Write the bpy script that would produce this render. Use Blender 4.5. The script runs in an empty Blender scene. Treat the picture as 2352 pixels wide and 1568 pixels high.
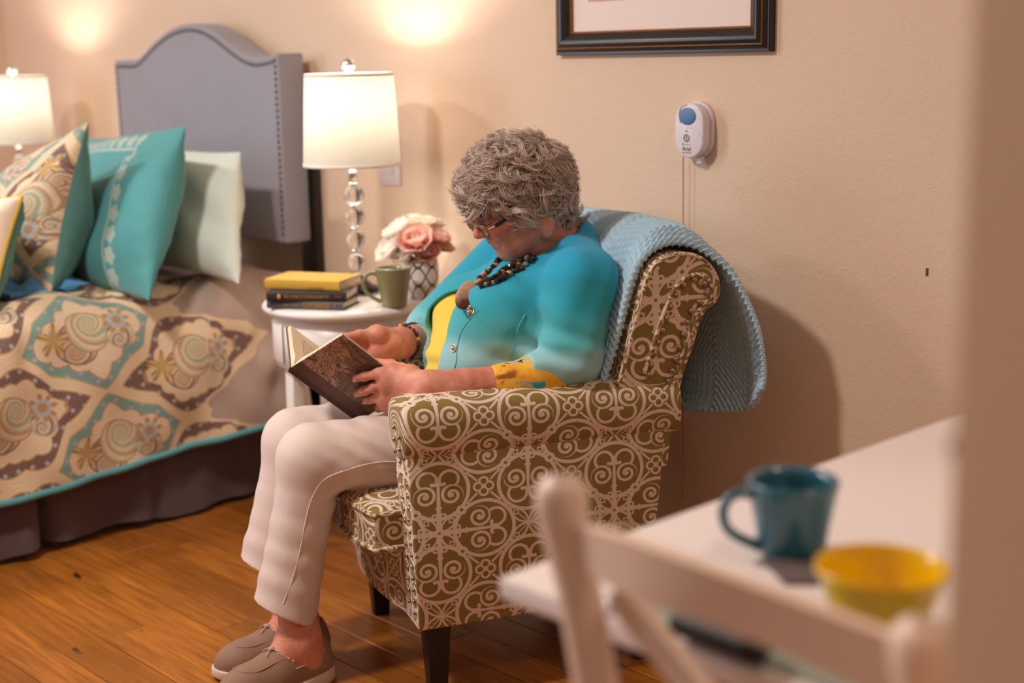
import bpy, bmesh, math, random
import numpy as np
from mathutils import Vector, Matrix
random.seed(7); rng = np.random.default_rng(7)
C = bpy.context.scene
COL = C.collection
R = math.radians

# ------------------------------------------------------------------ camera
YAW, PITCH, ROLL, CAM_H = R(43), R(11.4), R(1.1), 1.22
FPX = 3240.0                                    # focal length in pixels of the 2352 px wide frame
O = np.array([0, 0, CAM_H])
_f0 = np.array([-math.cos(YAW), math.sin(YAW), 0]); _z = np.array([0, 0, 1.0])
_r0 = np.cross(_f0, _z)
FW = _f0*math.cos(PITCH) - _z*math.sin(PITCH)
_u0 = np.cross(_r0, FW)
RT = _r0*math.cos(ROLL) - _u0*math.sin(ROLL)
UP = np.cross(RT, FW)
cam_data = bpy.data.cameras.new('camera')
cam = bpy.data.objects.new('camera', cam_data); COL.objects.link(cam)
m = Matrix(((RT[0], UP[0], -FW[0], O[0]), (RT[1], UP[1], -FW[1], O[1]), (RT[2], UP[2], -FW[2], O[2]), (0, 0, 0, 1)))
cam.matrix_world = m
cam_data.sensor_width = 36; cam_data.lens = FPX/2352*36
cam_data.clip_start = 0.05
cam_data.dof.use_dof = True; cam_data.dof.focus_distance = 2.62; cam_data.dof.aperture_fstop = 2.3
C.camera = cam

# ------------------------------------------------------------------ world, lights, exposure
C.view_settings.view_transform = 'Standard'; C.view_settings.look = 'None'
C.view_settings.gamma = 1; C.view_settings.use_curve_mapping = False
C.view_settings.exposure = 0.0
w = bpy.data.worlds.new('world'); C.world = w; w.use_nodes = True
w.node_tree.nodes['Background'].inputs[0].default_value = (1.0, 0.73, 0.55, 1)
w.node_tree.nodes['Background'].inputs[1].default_value = 0.25

def light(name, typ, loc, power, col, size=0.3, aim=None, size_y=None):
    d = bpy.data.lights.new(name, typ); o = bpy.data.objects.new(name, d); COL.objects.link(o)
    o.location = loc; d.energy = power; d.color = col
    if typ == 'AREA':
        d.size = size
        if size_y: d.shape = 'RECTANGLE'; d.size_y = size_y
        else: d.shape = 'DISK'
    else: d.shadow_soft_size = size
    if aim is not None:
        o.rotation_euler = (Vector(aim) - Vector(loc)).to_track_quat('-Z', 'Y').to_euler()
    return o
light('ceiling_light_source', 'AREA', (-2.42, 0.42, 2.36), 42, (1.0, 0.92, 0.84), 0.26, aim=(-2.42, 0.42, 0))
light('bed_light_source', 'AREA', (-4.10, 0.30, 2.36), 30, (1.0, 0.94, 0.89), 0.30, aim=(-4.10, 0.30, 0))
light('dining_light_source', 'AREA', (-0.15, 1.45, 2.36), 6, (1.0, 0.86, 0.72), 0.34, aim=(-0.15, 1.45, 0))
light('window_light_source', 'AREA', (-5.2, -0.9, 1.5), 34, (0.70, 0.82, 1.0), 1.1, aim=(-2.4, 1.5, 0.8), size_y=1.3)
LAMP_POWER = 8.5

# ------------------------------------------------------------------ pixel <-> place (used to read places off the photograph)
def ray(px, py): return FW + RT*(px-1176)/FPX - UP*(py-784)/FPX
def on_plane(px, py, p, n):
    d = ray(px, py); return O + d*(np.dot(np.array(p)-O, n)/np.dot(d, n))
def onz(px, py, z): return on_plane(px, py, (0, 0, z), np.array([0, 0, 1.0]))
def ony(px, py, y): return on_plane(px, py, (0, y, 0), np.array([0, 1.0, 0]))
def onx(px, py, x): return on_plane(px, py, (x, 0, 0), np.array([1.0, 0, 0]))
# the armchair's own frame: u = towards its back, v = towards its far side, z = up
CA = np.array([-1.973, 1.584, 0.0]); CU = np.array([0.397, 0.918, 0]); CV = np.array([-0.918, 0.397, 0])
def uvz(u, v, z): return CA + CU*u + CV*v + np.array([0, 0, z])
def at(px, py, v): return on_plane(px, py, CA+CV*v, CV)
def to_uvz(p): d = np.asarray(p, float)-CA; return np.array([d@CU, d@CV, d[2]])
def pu(px, py, v): return to_uvz(at(px, py, v))

# ------------------------------------------------------------------ object helpers
def thing(name, label, cat, loc=(0, 0, 0), group=None):
    o = bpy.data.objects.new(name, None); COL.objects.link(o)
    o.location = tuple(map(float, loc)); o.empty_display_size = 0.05
    o['label'] = label; o['category'] = cat
    if group: o['group'] = group
    return o
def tag(o, label, cat, group=None):
    o['label'] = label; o['category'] = cat
    if group: o['group'] = group
    return o
def adopt(o, parent):
    if parent is not None:
        o.parent = parent
        p, mm = parent, Matrix.Identity(4)
        while p is not None:                     # world matrix of the (unrotated or rotated) chain
            mm = p.matrix_basis if p.parent is None else p.matrix_parent_inverse @ p.matrix_basis
            break
        W = world_of(parent)
        o.matrix_parent_inverse = W.inverted()
    return o
def world_of(o):
    W = o.matrix_basis.copy()
    if o.parent is not None: W = world_of(o.parent) @ o.matrix_parent_inverse @ W
    return W
def mesh(name, verts, faces, mat, parent=None, uv=None, smooth=True, kind=None, label=None):
    """verts (N,3), faces list or (M,k) array, uv per vertex (N,2) or per loop (L,2)"""
    me = bpy.data.meshes.new(name)
    verts = np.asarray(verts, float)
    if isinstance(faces, np.ndarray):
        k = faces.shape[1]; nf = len(faces)
        me.vertices.add(len(verts)); me.vertices.foreach_set('co', verts.astype(np.float32).ravel())
        me.loops.add(nf*k); me.loops.foreach_set('vertex_index', faces.astype(np.int32).ravel())
        me.polygons.add(nf); me.polygons.foreach_set('loop_start', np.arange(0, nf*k, k, dtype=np.int32))
        me.update(calc_edges=True)
    else:
        me.from_pydata([tuple(v) for v in verts], [], [tuple(f) for f in faces]); me.update()
    if uv is not None:
        uv = np.asarray(uv, float)
        lay = me.uv_layers.new(name='UVMap')
        if len(uv) == len(verts) and len(uv) != len(me.loops):
            idx = np.zeros(len(me.loops), dtype=np.int32); me.loops.foreach_get('vertex_index', idx)
            uv = uv[idx]
        lay.data.foreach_set('uv', uv.astype(np.float32).ravel())
    if smooth: me.polygons.foreach_set('use_smooth', [True]*len(me.polygons))
    if mat: me.materials.append(mat)
    o = bpy.data.objects.new(name, me); COL.objects.link(o)
    if kind: o['kind'] = kind
    if label: o['label'] = label
    return adopt(o, parent)
def from_bm(name, bm, mat, parent=None, smooth=False, kind=None, label=None, bevel=0, seg=2):
    if bevel:
        bmesh.ops.bevel(bm, geom=list(bm.edges), offset=bevel, segments=seg, profile=0.5, affect='EDGES', clamp_overlap=True)
    me = bpy.data.meshes.new(name); bm.to_mesh(me); bm.free()
    if smooth: me.polygons.foreach_set('use_smooth', [True]*len(me.polygons))
    me.materials.append(mat)
    o = bpy.data.objects.new(name, me); COL.objects.link(o)
    if kind: o['kind'] = kind
    if label: o['label'] = label
    return adopt(o, parent)
def auto_smooth(o, ang=35):
    me = o.data
    me.polygons.foreach_set('use_smooth', [True]*len(me.polygons))
    bm = bmesh.new(); bm.from_mesh(me)
    for e in bm.edges:
        e.smooth = not (len(e.link_faces) == 2 and e.calc_face_angle(0) > R(ang))
    bm.to_mesh(me); bm.free()
    return o
def hexa(corners, name, mat, parent=None, bevel=0.004, seg=2, **kw):
    """box from 8 corners: bottom 4 (ccw) then top 4"""
    bm = bmesh.new(); vs = [bm.verts.new(tuple(c)) for c in corners]
    for f in ((3, 2, 1, 0), (4, 5, 6, 7), (0, 1, 5, 4), (1, 2, 6, 5), (2, 3, 7, 6), (3, 0, 4, 7)): bm.faces.new([vs[i] for i in f])
    bmesh.ops.recalc_face_normals(bm, faces=bm.faces)
    o = from_bm(name, bm, mat, parent, bevel=bevel, seg=seg, **kw)
    return auto_smooth(o) if bevel else o
def box(name, lo, hi, mat, parent=None, bevel=0.004, seg=2, **kw):
    x0, y0, z0 = lo; x1, y1, z1 = hi
    return hexa([(x0, y0, z0), (x1, y0, z0), (x1, y1, z0), (x0, y1, z0), (x0, y0, z1), (x1, y0, z1), (x1, y1, z1), (x0, y1, z1)], name, mat, parent, bevel, seg, **kw)
def bar(name, a, b, w, t, mat, parent=None, side=(1, 0, 0), bevel=0.003, w1=None, t1=None, **kw):
    """straight bar from a to b, w wide along 'side', t thick across"""
    a = Vector(a); b = Vector(b); d = (b-a).normalized(); s = Vector(side); s = (s - d*s.dot(d)).normalized(); n = d.cross(s)
    w1 = w if w1 is None else w1; t1 = t if t1 is None else t1
    cs = []
    for p, ww, tt in ((a, w, t), (b, w1, t1)):
        for i, j in ((-1, -1), (1, -1), (1, 1), (-1, 1)): cs.append(p + s*(i*ww/2) + n*(j*tt/2))
    return hexa(cs, name, mat, parent, bevel, **kw)
def grid_faces(nu, nv, close_u=False, close_v=False):
    I = np.arange(nu*nv).reshape(nu, nv)
    a = I if close_u else I[:-1]
    b = np.roll(I, -1, 0) if close_u else I[1:]
    if close_v: a2, b2 = np.roll(a, -1, 1), np.roll(b, -1, 1)
    else: a, b, a2, b2 = a[:, :-1], b[:, :-1], a[:, 1:], b[:, 1:]
    return np.stack([a, b, b2, a2], -1).reshape(-1, 4)
def lathe(name, prof, center, mat, parent=None, n=48, uvscale=None, **kw):
    prof = np.array(prof, float); k = len(prof)
    th = np.linspace(0, 2*np.pi, n, endpoint=False)
    V = np.stack([prof[:, None, 0]*np.cos(th), prof[:, None, 0]*np.sin(th), prof[:, None, 1]+0*th], -1)
    V = V + np.array(center, float)
    F = grid_faces(k, n, False, True)[:, ::-1]
    uv = None
    if uvscale:
        I = np.arange(k*n).reshape(k, n); s = np.concatenate([[0], np.cumsum(np.hypot(*np.diff(prof, axis=0).T))])
        ii = F // n; jj = F % n
        jj = np.where((jj == 0) & (jj.max(1, keepdims=True) == n-1), n, jj)
        uv = np.stack([jj/n*uvscale, s[ii]], -1).reshape(-1, 2)
    return mesh(name, V.reshape(-1, 3), F, mat, parent, uv=uv, **kw)
def frame_of(P):
    P = np.asarray(P, float); T = np.gradient(P, axis=0); T /= np.linalg.norm(T, axis=1)[:, None]+1e-12
    N = np.zeros_like(P); ref = np.array([0, 0, 1.0]) if abs(T[0, 2]) < .9 else np.array([1.0, 0, 0])
    n = ref - T[0]*ref.dot(T[0]); n /= np.linalg.norm(n); N[0] = n
    for i in range(1, len(P)):
        n = N[i-1] - T[i]*N[i-1].dot(T[i]); N[i] = n/(np.linalg.norm(n)+1e-12)
    return T, N, np.cross(T, N)
def tube_mesh(P, r, n=10, closed=False, caps=True, flat=1.0):
    P = np.asarray(P, float); r = np.broadcast_to(np.asarray(r, float), (len(P),))
    T, N, B = frame_of(P); th = np.linspace(0, 2*np.pi, n, endpoint=False)
    V = P[:, None] + r[:, None, None]*(N[:, None]*np.cos(th)[None, :, None] + B[:, None]*np.sin(th)[None, :, None]*flat)
    V = V.reshape(-1, 3); F = grid_faces(len(P), n, closed, True)
    if caps and not closed:
        k = len(V); V = np.vstack([V, P[0], P[-1]])
        e = (len(P)-1)*n
        j = np.arange(n); jn = (j+1) % n
        F = np.vstack([F, np.stack([jn, j, 0*j+k, 0*j+k], 1), np.stack([e+j, e+jn, 0*j+k+1, 0*j+k+1], 1)])
    return V, F
def fix_tri(F): return [tuple(dict.fromkeys(map(int, f))) for f in F]
def tube(name, P, r, mat, parent=None, n=10, closed=False, **kw):
    V, F = tube_mesh(P, r, n, closed); return mesh(name, V, fix_tri(F), mat, parent, **kw)
def merge(parts):
    Vs, Fs, k = [], [], 0
    for V, F in parts:
        Vs.append(np.asarray(V)); Fs += [tuple(i+k for i in f) for f in (fix_tri(F) if isinstance(F, np.ndarray) else F)]; k += len(V)
    return np.vstack(Vs), Fs
def smooth_path(P, n):
    P = np.asarray(P, float); k = len(P); t = np.linspace(0, k-1, n); i = np.clip(t.astype(int), 0, k-2); f = (t-i)[:, None]
    g = lambda j: P[np.clip(j, 0, k-1)]
    a, b, c, d = g(i-1), g(i), g(i+1), g(i+2)
    return 0.5*((2*b) + (c-a)*f + (2*a-5*b+4*c-d)*f**2 + (3*b-3*c+d-a)*f**3)
def ball_mesh(c, r, nu=8, nv=6, sc=(1, 1, 1)):
    th = np.linspace(0, np.pi, nv+1); ph = np.linspace(0, 2*np.pi, nu, endpoint=False)
    V = np.stack([np.sin(th)[:, None]*np.cos(ph), np.sin(th)[:, None]*np.sin(ph), np.cos(th)[:, None]+0*ph], -1)*r*np.array(sc)+np.array(c)
    return V.reshape(-1, 3), grid_faces(nv+1, nu, False, True)[:, ::-1]
def copy_tree(o, parent=None, loc=None):
    c = o.copy(); COL.objects.link(c)
    if parent is not None: c.parent = parent
    if loc is not None: c.location = loc
    for ch in list(o.children): copy_tree(ch, c)
    return c

# ------------------------------------------------------------------ materials: a tiny compiler from formulas to Math nodes
class E:
    def __init__(s, nt, sock): s.nt, s.k = nt, sock
    def _op(s, op, *a):
        n = s.nt.nodes.new('ShaderNodeMath'); n.operation = op
        for i, x in enumerate((s,)+a):
            if isinstance(x, E): s.nt.links.new(x.k, n.inputs[i])
            else: n.inputs[i].default_value = float(x)
        return E(s.nt, n.outputs[0])
    def _rop(s, op, x):
        n = s.nt.nodes.new('ShaderNodeMath'); n.operation = op; n.inputs[0].default_value = float(x); s.nt.links.new(s.k, n.inputs[1]); return E(s.nt, n.outputs[0])
    def __add__(s, o): return s._op('ADD', o)
    __radd__ = __add__
    def __sub__(s, o): return s._op('SUBTRACT', o)
    def __rsub__(s, o): return s._rop('SUBTRACT', o)
    def __mul__(s, o): return s._op('MULTIPLY', o)
    __rmul__ = __mul__
    def __truediv__(s, o): return s._op('DIVIDE', o)
    def __neg__(s): return s*-1.0
    def abs(s): return s._op('ABSOLUTE')
    def sqrt(s): return s._op('SQRT')
    def sin(s): return s._op('SINE')
    def cos(s): return s._op('COSINE')
    def floor(s): return s._op('FLOOR')
    def min(s, o): return s._op('MINIMUM', o)
    def max(s, o): return s._op('MAXIMUM', o)
    def mod(s, o): return s._op('FLOORED_MODULO', o)
    def gt(s, o): return s._op('GREATER_THAN', o)
    def lt(s, o): return s._op('LESS_THAN', o)
    def atan2(s, o): return s._op('ARCTAN2', o)
    def log(s): return s._op('LOGARITHM', math.e)
    def below(s, w):                              # 1 where s < 0, soft edge of width w
        n = s.nt.nodes.new('ShaderNodeMapRange'); n.interpolation_type = 'SMOOTHSTEP'
        s.nt.links.new(s.k, n.inputs[0]); n.inputs[1].default_value = -w; n.inputs[2].default_value = w
        n.inputs[3].default_value = 1; n.inputs[4].default_value = 0
        return E(s.nt, n.outputs[0])
def hyp(a, b): return (a*a + b*b).sqrt()
def sel(c, a, b): return b + c*(a-b)             # c ? a : b
def lin(c): return tuple(((x/255/12.92) if x/255 <= .04045 else ((x/255+.055)/1.055)**2.4) for x in c)
def mix(nt, fac, a, b):
    n = nt.nodes.new('ShaderNodeMix'); n.data_type = 'RGBA'
    if isinstance(fac, E): nt.links.new(fac.k, n.inputs[0])
    elif isinstance(fac, (int, float)): n.inputs[0].default_value = fac
    else: nt.links.new(fac, n.inputs[0])
    for s, c in ((n.inputs[6], a), (n.inputs[7], b)):
        if isinstance(c, tuple): s.default_value = (*c, 1)
        else: nt.links.new(c, s)
    return n.outputs[2]
def noise(nt, scale, detail=4, rough=.55, coord='Object', vec=None, out=0, stretch=None, dist=0):
    n = nt.nodes.new('ShaderNodeTexNoise'); n.inputs['Scale'].default_value = scale; n.inputs['Detail'].default_value = detail
    n.inputs['Roughness'].default_value = rough; n.inputs['Distortion'].default_value = dist
    if vec is None:
        tc = nt.nodes.new('ShaderNodeTexCoord'); vec = tc.outputs[coord]
    if stretch:
        mp = nt.nodes.new('ShaderNodeMapping'); mp.inputs['Scale'].default_value = stretch; nt.links.new(vec, mp.inputs[0]); vec = mp.outputs[0]
    nt.links.new(vec, n.inputs['Vector'])
    return n.outputs[out]
def ramp(nt, fac, stops, interp='LINEAR'):
    n = nt.nodes.new('ShaderNodeValToRGB'); n.color_ramp.interpolation = interp
    el = n.color_ramp.elements
    while len(el) < len(stops): el.new(.5)
    for e, (p, c) in zip(el, stops): e.position = p; e.color = (*c, 1)
    nt.links.new(fac.k if isinstance(fac, E) else fac, n.inputs[0])
    return n.outputs[0]
def new_mat(name, col=(.8, .8, .8), rough=.6, metal=0, **kw):
    mt = bpy.data.materials.new(name); mt.use_nodes = True
    b = mt.node_tree.nodes['Principled BSDF']
    b.inputs['Base Color'].default_value = (*col, 1); b.inputs['Roughness'].default_value = rough; b.inputs['Metallic'].default_value = metal
    for k, v in kw.items(): b.inputs[k.replace('_', ' ')].default_value = v
    return mt, mt.node_tree, b
def bump(nt, b, h, strength=.3, dist=.01, prev=None):
    n = nt.nodes.new('ShaderNodeBump'); n.inputs['Strength'].default_value = strength; n.inputs['Distance'].default_value = dist
    nt.links.new(h.k if isinstance(h, E) else h, n.inputs['Height'])
    if prev: nt.links.new(prev, n.inputs['Normal'])
    nt.links.new(n.outputs[0], b.inputs['Normal']); return n.outputs[0]
def xyz(nt, coord='Object'):
    tc = nt.nodes.new('ShaderNodeTexCoord'); s = nt.nodes.new('ShaderNodeSeparateXYZ'); nt.links.new(tc.outputs[coord], s.inputs[0])
    return E(nt, s.outputs[0]), E(nt, s.outputs[1]), E(nt, s.outputs[2])
def plain(name, rgb, rough=.6, metal=0, vary=.06, scale=30, bstr=0, bscale=300, bdist=.002, **kw):
    """procedural material: a colour with a little noise in it, and optional fine relief"""
    mt, nt, b = new_mat(name, lin(rgb), rough, metal, **kw)
    c = lin(rgb)
    n = noise(nt, scale, 3)
    nt.links.new(mix(nt, n, tuple(x*(1-vary) for x in c), tuple(min(1, x*(1+vary)) for x in c)), b.inputs['Base Color'])
    if bstr: bump(nt, b, noise(nt, bscale, 3), bstr, bdist)
    return mt
def fabric(name, rgb, weave=900, bstr=.35, rough=.9, vary=.05, sheen=.2):
    mt, nt, b = new_mat(name, lin(rgb), rough); c = lin(rgb)
    b.inputs['Sheen Weight'].default_value = sheen
    n = noise(nt, 12, 4); nt.links.new(mix(nt, n, tuple(x*(1-vary) for x in c), tuple(min(1, x*(1+vary)) for x in c)), b.inputs['Base Color'])
    x, y, z = xyz(nt)
    h = ((x+y)*weave).sin()*(z*weave).sin()
    k = bump(nt, b, h, bstr*.5, .0006)
    bump(nt, b, noise(nt, 25, 4), .25, .004, k)
    return mt
# ------------------------------------------------------------------ the room
WALL_Y, LEFT_X = 2.40, -5.42
def wall_mat():
    mt, nt, b = new_mat('beige_knockdown_plaster', lin((226, 199, 176)), .75)
    c = lin((226, 199, 176))
    nt.links.new(mix(nt, noise(nt, 2.5, 3), tuple(x*.96 for x in c), tuple(min(1, x*1.04) for x in c)), b.inputs['Base Color'])
    # knock-down texture: flat islands with soft edges
    n1 = noise(nt, 58, 5, .5, dist=.8)
    isl = ramp(nt, n1, [(0, (0, 0, 0)), (.50, (0, 0, 0)), (.57, (1, 1, 1)), (1, (1, 1, 1))])
    k = bump(nt, b, isl, .20, .0020)
    bump(nt, b, noise(nt, 160, 3), .15, .001, k)
    return mt
M_WALL = wall_mat()
M_PAINT = plain('beige_wall_paint', (230, 190, 154), .7, vary=.03, scale=3, bstr=.15, bscale=90)
M_CEIL = plain('white_ceiling_paint', (240, 232, 222), .9, vary=.02, scale=4, bstr=.2, bscale=80)
M_WHITE = plain('white_satin_paint', (236, 226, 220), .35, vary=.02, scale=8)
def structure(o): o['kind'] = 'structure'; return o
structure(box('wall_back', (-5.6, WALL_Y, 0), (0.6, WALL_Y+.1, 2.45), M_WALL, bevel=0))
structure(box('wall_left', (LEFT_X-.1, -2.2, 0), (LEFT_X, WALL_Y, 2.45), M_WALL, bevel=0))
structure(box('ceiling', (-5.6, -2.2, 2.45), (0.6, WALL_Y+.1, 2.52), M_CEIL, bevel=0))
structure(box('baseboard_back', (-5.42, WALL_Y-.015, 0), (0.5, WALL_Y, .10), M_WHITE, bevel=.003))
# the end of the partition wall that the photograph is taken past (right edge of the frame)
j0 = O + ray(2190, 784)*0.72
wr_ = structure(box('wall_right', (j0[0], j0[1], 0), (0.6, j0[1]+.09, 2.45), M_PAINT, bevel=.006))
sp_ = O + ray(2180, 1047)*0.72
box('strike_plate', (j0[0]-.003, j0[1]+.004, sp_[2]-.004), (j0[0]+.001, j0[1]+.016, sp_[2]+.004), plain('tarnished_brass', (120, 88, 62), .5, metal=.5), wr_, bevel=.001)

# floor: a subfloor and individual boards laid parallel to the back wall
def board_mat():
    mt, nt, b = new_mat('honey_oak_floorboard', (.3, .12, .03), .34)
    oi = nt.nodes.new('ShaderNodeObjectInfo')
    tc = nt.nodes.new('ShaderNodeTexCoord')
    ad = nt.nodes.new('ShaderNodeVectorMath'); ad.operation = 'MULTIPLY_ADD'
    cb = nt.nodes.new('ShaderNodeCombineXYZ'); nt.links.new(oi.outputs['Random'], cb.inputs[0]); nt.links.new(oi.outputs['Random'], cb.inputs[1])
    nt.links.new(cb.outputs[0], ad.inputs[0]); ad.inputs[1].default_value = (37, 61, 0); nt.links.new(tc.outputs['Object'], ad.inputs[2])
    v = ad.outputs[0]
    grain = noise(nt, 9, 6, .6, vec=v, stretch=(.6, 9, 1), dist=.3)
    patch = noise(nt, 3.0, 3, .5, vec=v, stretch=(.8, 2.5, 1))
    base = ramp(nt, oi.outputs['Random'], [(0, lin((150, 86, 28))), (.35, lin((182, 112, 38))), (.7, lin((192, 118, 42))), (1, lin((164, 100, 42)))])
    c1 = mix(nt, ramp(nt, grain, [(.3, (0, 0, 0)), (.75, (1, 1, 1))]), base, lin((128, 72, 22)))
    n2 = nt.nodes.new('ShaderNodeMix'); n2.data_type = 'RGBA'; n2.blend_type = 'MULTIPLY'; n2.inputs[0].default_value = .75
    nt.links.new(c1, n2.inputs[6]); nt.links.new(ramp(nt, patch, [(.25, (.55, .5, .45)), (.6, (1.1, 1.1, 1.1))]), n2.inputs[7])
    # small dark knots and dents
    kn = noise(nt, 16, 2, .4, vec=v, stretch=(.7, 2, 1))
    c3 = mix(nt, ramp(nt, kn, [(.70, (0, 0, 0)), (.78, (1, 1, 1))]), n2.outputs[2], lin((58, 30, 12)))
    nt.links.new(c3, b.inputs['Base Color'])
    bump(nt, b, grain, .08, .002)
    return mt
M_BOARD = board_mat()
M_SUB = plain('dark_subfloor', (40, 22, 10), .9)
floor = structure(box('floor', (-5.42, -2.2, -.05), (0.6, WALL_Y, -.012), M_SUB, bevel=0))
bw = .098
y = -0.95; row = 0
while y < WALL_Y:
    xs = -5.4 + rng.uniform(0, 1.0)
    cuts = [-5.4]
    while xs < 0.5: cuts.append(xs); xs += rng.uniform(.9, 1.7)
    cuts.append(0.55)
    if abs(y-1.335) < .05: cuts = [-5.4, -4.1, -2.715, -1.2, .55]
    for a, b_ in zip(cuts[:-1], cuts[1:]):
        if y < 0.3 and b_ > -0.9 and False: continue
        dz = rng.uniform(-.0006, .0006)
        box('floorboard', (a+.0007, y+.0008, -.012), (b_-.0007, min(y+bw, WALL_Y)-.0008, dz), M_BOARD, floor, bevel=0.0012, seg=1)
    y += bw; row += 1

# ceiling fixtures (out of frame, they light the room)
def emit(name, rgb, s):
    mt, nt, b = new_mat(name, rgb, .5); b.inputs['Emission Color'].default_value = (*rgb, 1); b.inputs['Emission Strength'].default_value = s
    return mt
M_DIFFUSER = emit('glowing_diffuser', (1, .86, .7), 3.0)
cl0 = None
for i, (x, yy) in enumerate(((-2.42, 0.42), (-4.10, 0.30), (-0.15, 1.45))):
    t = thing('ceiling_light', ('round flush ceiling light above the space before the armchair', 'round flush ceiling light above the foot of the bed', 'round flush ceiling light above the white table')[i], 'ceiling light', (x, yy, 2.45), 'ceiling lights')
    lathe('rim', [(.001, 2.45), (.165, 2.45), (.17, 2.425), (.15, 2.415), (.15, 2.43), (.001, 2.43)], (x, yy, 0), M_WHITE, t, n=32)
    lathe('diffuser', [(.15, 2.428), (.12, 2.408), (.06, 2.40), (.001, 2.398)], (x, yy, 0), M_DIFFUSER, t, n=32)

# scuff mark on the wall
M_DARK = plain('dark_scuff', (96, 80, 70), .9)
p = ony(2130, 625, WALL_Y)
mk = box('wall_mark', (p[0]-.003, WALL_Y-.0015, p[2]-.007), (p[0]+.002, WALL_Y, p[2]+.008), M_DARK, bevel=.0006)
tag(mk, 'small dark nick in the beige plaster of the wall right of the call button', 'mark')
# the window on the left wall that lets in the cool daylight (out of frame)
wn = structure(box('window_1', (LEFT_X+.002, -1.56, .84), (LEFT_X+.012, -.24, 2.16), emit('daylit_window_pane', (.70, .82, 1.0), 1.6), bevel=0))
for a, b_ in (((-1.60, .80), (-1.54, 2.20)), ((-.26, .80), (-.20, 2.20)), ((-1.54, .80), (-.26, .86)), ((-1.54, 2.14), (-.26, 2.20)), ((-.92, .86), (-.88, 2.14)), ((-1.54, 1.48), (-.92, 1.52)), ((-.88, 1.48), (-.26, 1.52))):
    box('window_frame', (LEFT_X+.001, a[0], a[1]), (LEFT_X+.03, b_[0], b_[1]), M_WHITE, wn, bevel=.003)
# ------------------------------------------------------------------ paisley cloth (formula pattern)
def paisley(nt, p, q, Lh, Wh, dense=1.0):
    """p along the ogee, q across, metres. Returns a colour socket."""
    cream, gold = lin((224, 200, 170)), lin((200, 168, 114)); brown, teal = lin((118, 88, 82)), lin((120, 158, 152))
    tan, sage, blue, mauve, ochre = lin((176, 138, 100)), lin((158, 166, 138)), lin((170, 178, 186)), lin((140, 112, 110)), lin((212, 176, 92))
    pi = math.pi
    # which of the two interleaved lattices
    pe = (p + Lh).mod(2*Lh) - Lh; qe = (q + Wh).mod(2*Wh) - Wh
    po = p.mod(2*Lh) - Lh; qo = q.mod(2*Wh) - Wh
    scal = ((p*(2*pi/Lh)).sin().abs() - .55)*(.15*Wh)
    h = ((pe*(pi/Lh)).cos()*.5 + .5)*Wh + scal
    de = h - qe.abs()                              # >0 inside an even cell
    ev = de.gt(0)
    x = sel(ev, pe, po); y = sel(ev, qe, qo)
    d = de.abs()*.80
    bg = mix(nt, ev, teal, brown)
    # dots in the band
    gx = x.mod(.034) - .017; gy = y.mod(.034) - .017
    dots = (hyp(gx, gy) - .0055).below(.0015)
    col = mix(nt, dots, bg, blue)
    # inner cream field with a toothed edge
    ang = y.atan2(x*.62)
    tooth = (ang*7).sin().abs()*-.012+.006
    inner = (0.030*(1.0) + tooth + .010 - d).below(.0012)
    col = mix(nt, inner, col, cream)
    edge = ((d - (0.040 + tooth)).abs() - .0016).below(.001)
    col = mix(nt, edge, col, tan)
    # two paisley hooks, mirrored through the centre: log-spiral bands
    def hook(cx, cy, s, r0, c1, c2, c3, col, turn=1.0):
        ax = (x - cx)*s; ay = (y - cy)
        r = hyp(ax, ay); th = ay.atan2(ax)
        lobe = r - (r0 + (th + turn).cos()*(r0*.42))
        m = lobe.below(.0012).min(1.0)
        t = ((r + .004).log()*1.15*turn + th*(1/(2*pi))).mod(1.0)
        cc = ramp(nt, t, [(0, c1), (.30, cream), (.42, c2), (.62, c3), (.74, cream), (.86, c1)])
        n = mix(nt, m, col, cc)
        rim = ((lobe.abs()) - .0022).below(.001)
        return mix(nt, rim, n, c2)
    k = Wh/.15
    col = hook(-.050*k, .030*k, 1.0, .050*k, tan, brown, lin((190, 160, 140)), col, 1.0)
    col = hook(.014*k, -.030*k, -1.0, .054*k, sage, tan, lin((196, 186, 160)), col, -1.0)
    col = hook(.070*k, .034*k, 1.0, .032*k, mauve, sage, cream, col, 1.0)
    # fan of petals at the right end
    fx = x - .085*k; fy = y + .012*k
    fr = hyp(fx, fy); fa = fy.atan2(fx)
    pet = fr - ((fa*4).cos().abs()*.026 + .012)*k
    col = mix(nt, pet.below(.001), col, mix(nt, (fr*260).sin().gt(0), blue, tan))
    col = mix(nt, (pet.abs() - .0018).below(.001), col, gold)
    # maple-like ochre leaf at the left end
    lx = x + .095*k; ly = y + .012*k
    lr = hyp(lx, ly); la = ly.atan2(lx)
    leaf = lr - ((la*2.5).cos().abs()*.032 + (la*9).sin()*.003 + .010)*k
    col = mix(nt, leaf.below(.001), col, mix(nt, (la*14).sin().gt(.3), ochre, mauve))
    # dense fine ornament: tiny ticks
    tick = ((x*420).sin()*(y*420).sin() - .72)
    col = mix(nt, (tick*-1).below(.1)*.5, col, tan)
    # border
    bord = (d - .0125).below(.0012)
    col = mix(nt, bord, col, cream)
    col = mix(nt, ((d - .0135).abs() - .0018).below(.001), col, gold)
    col = mix(nt, ((d - .004).abs() - .0012).below(.001), col, lin((214, 186, 150)))
    return col
def uvs(nt):
    s = nt.nodes.new('ShaderNodeUVMap'); sp = nt.nodes.new('ShaderNodeSeparateXYZ'); nt.links.new(s.outputs[0], sp.inputs[0])
    return E(nt, sp.outputs[0]), E(nt, sp.outputs[1])
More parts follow.
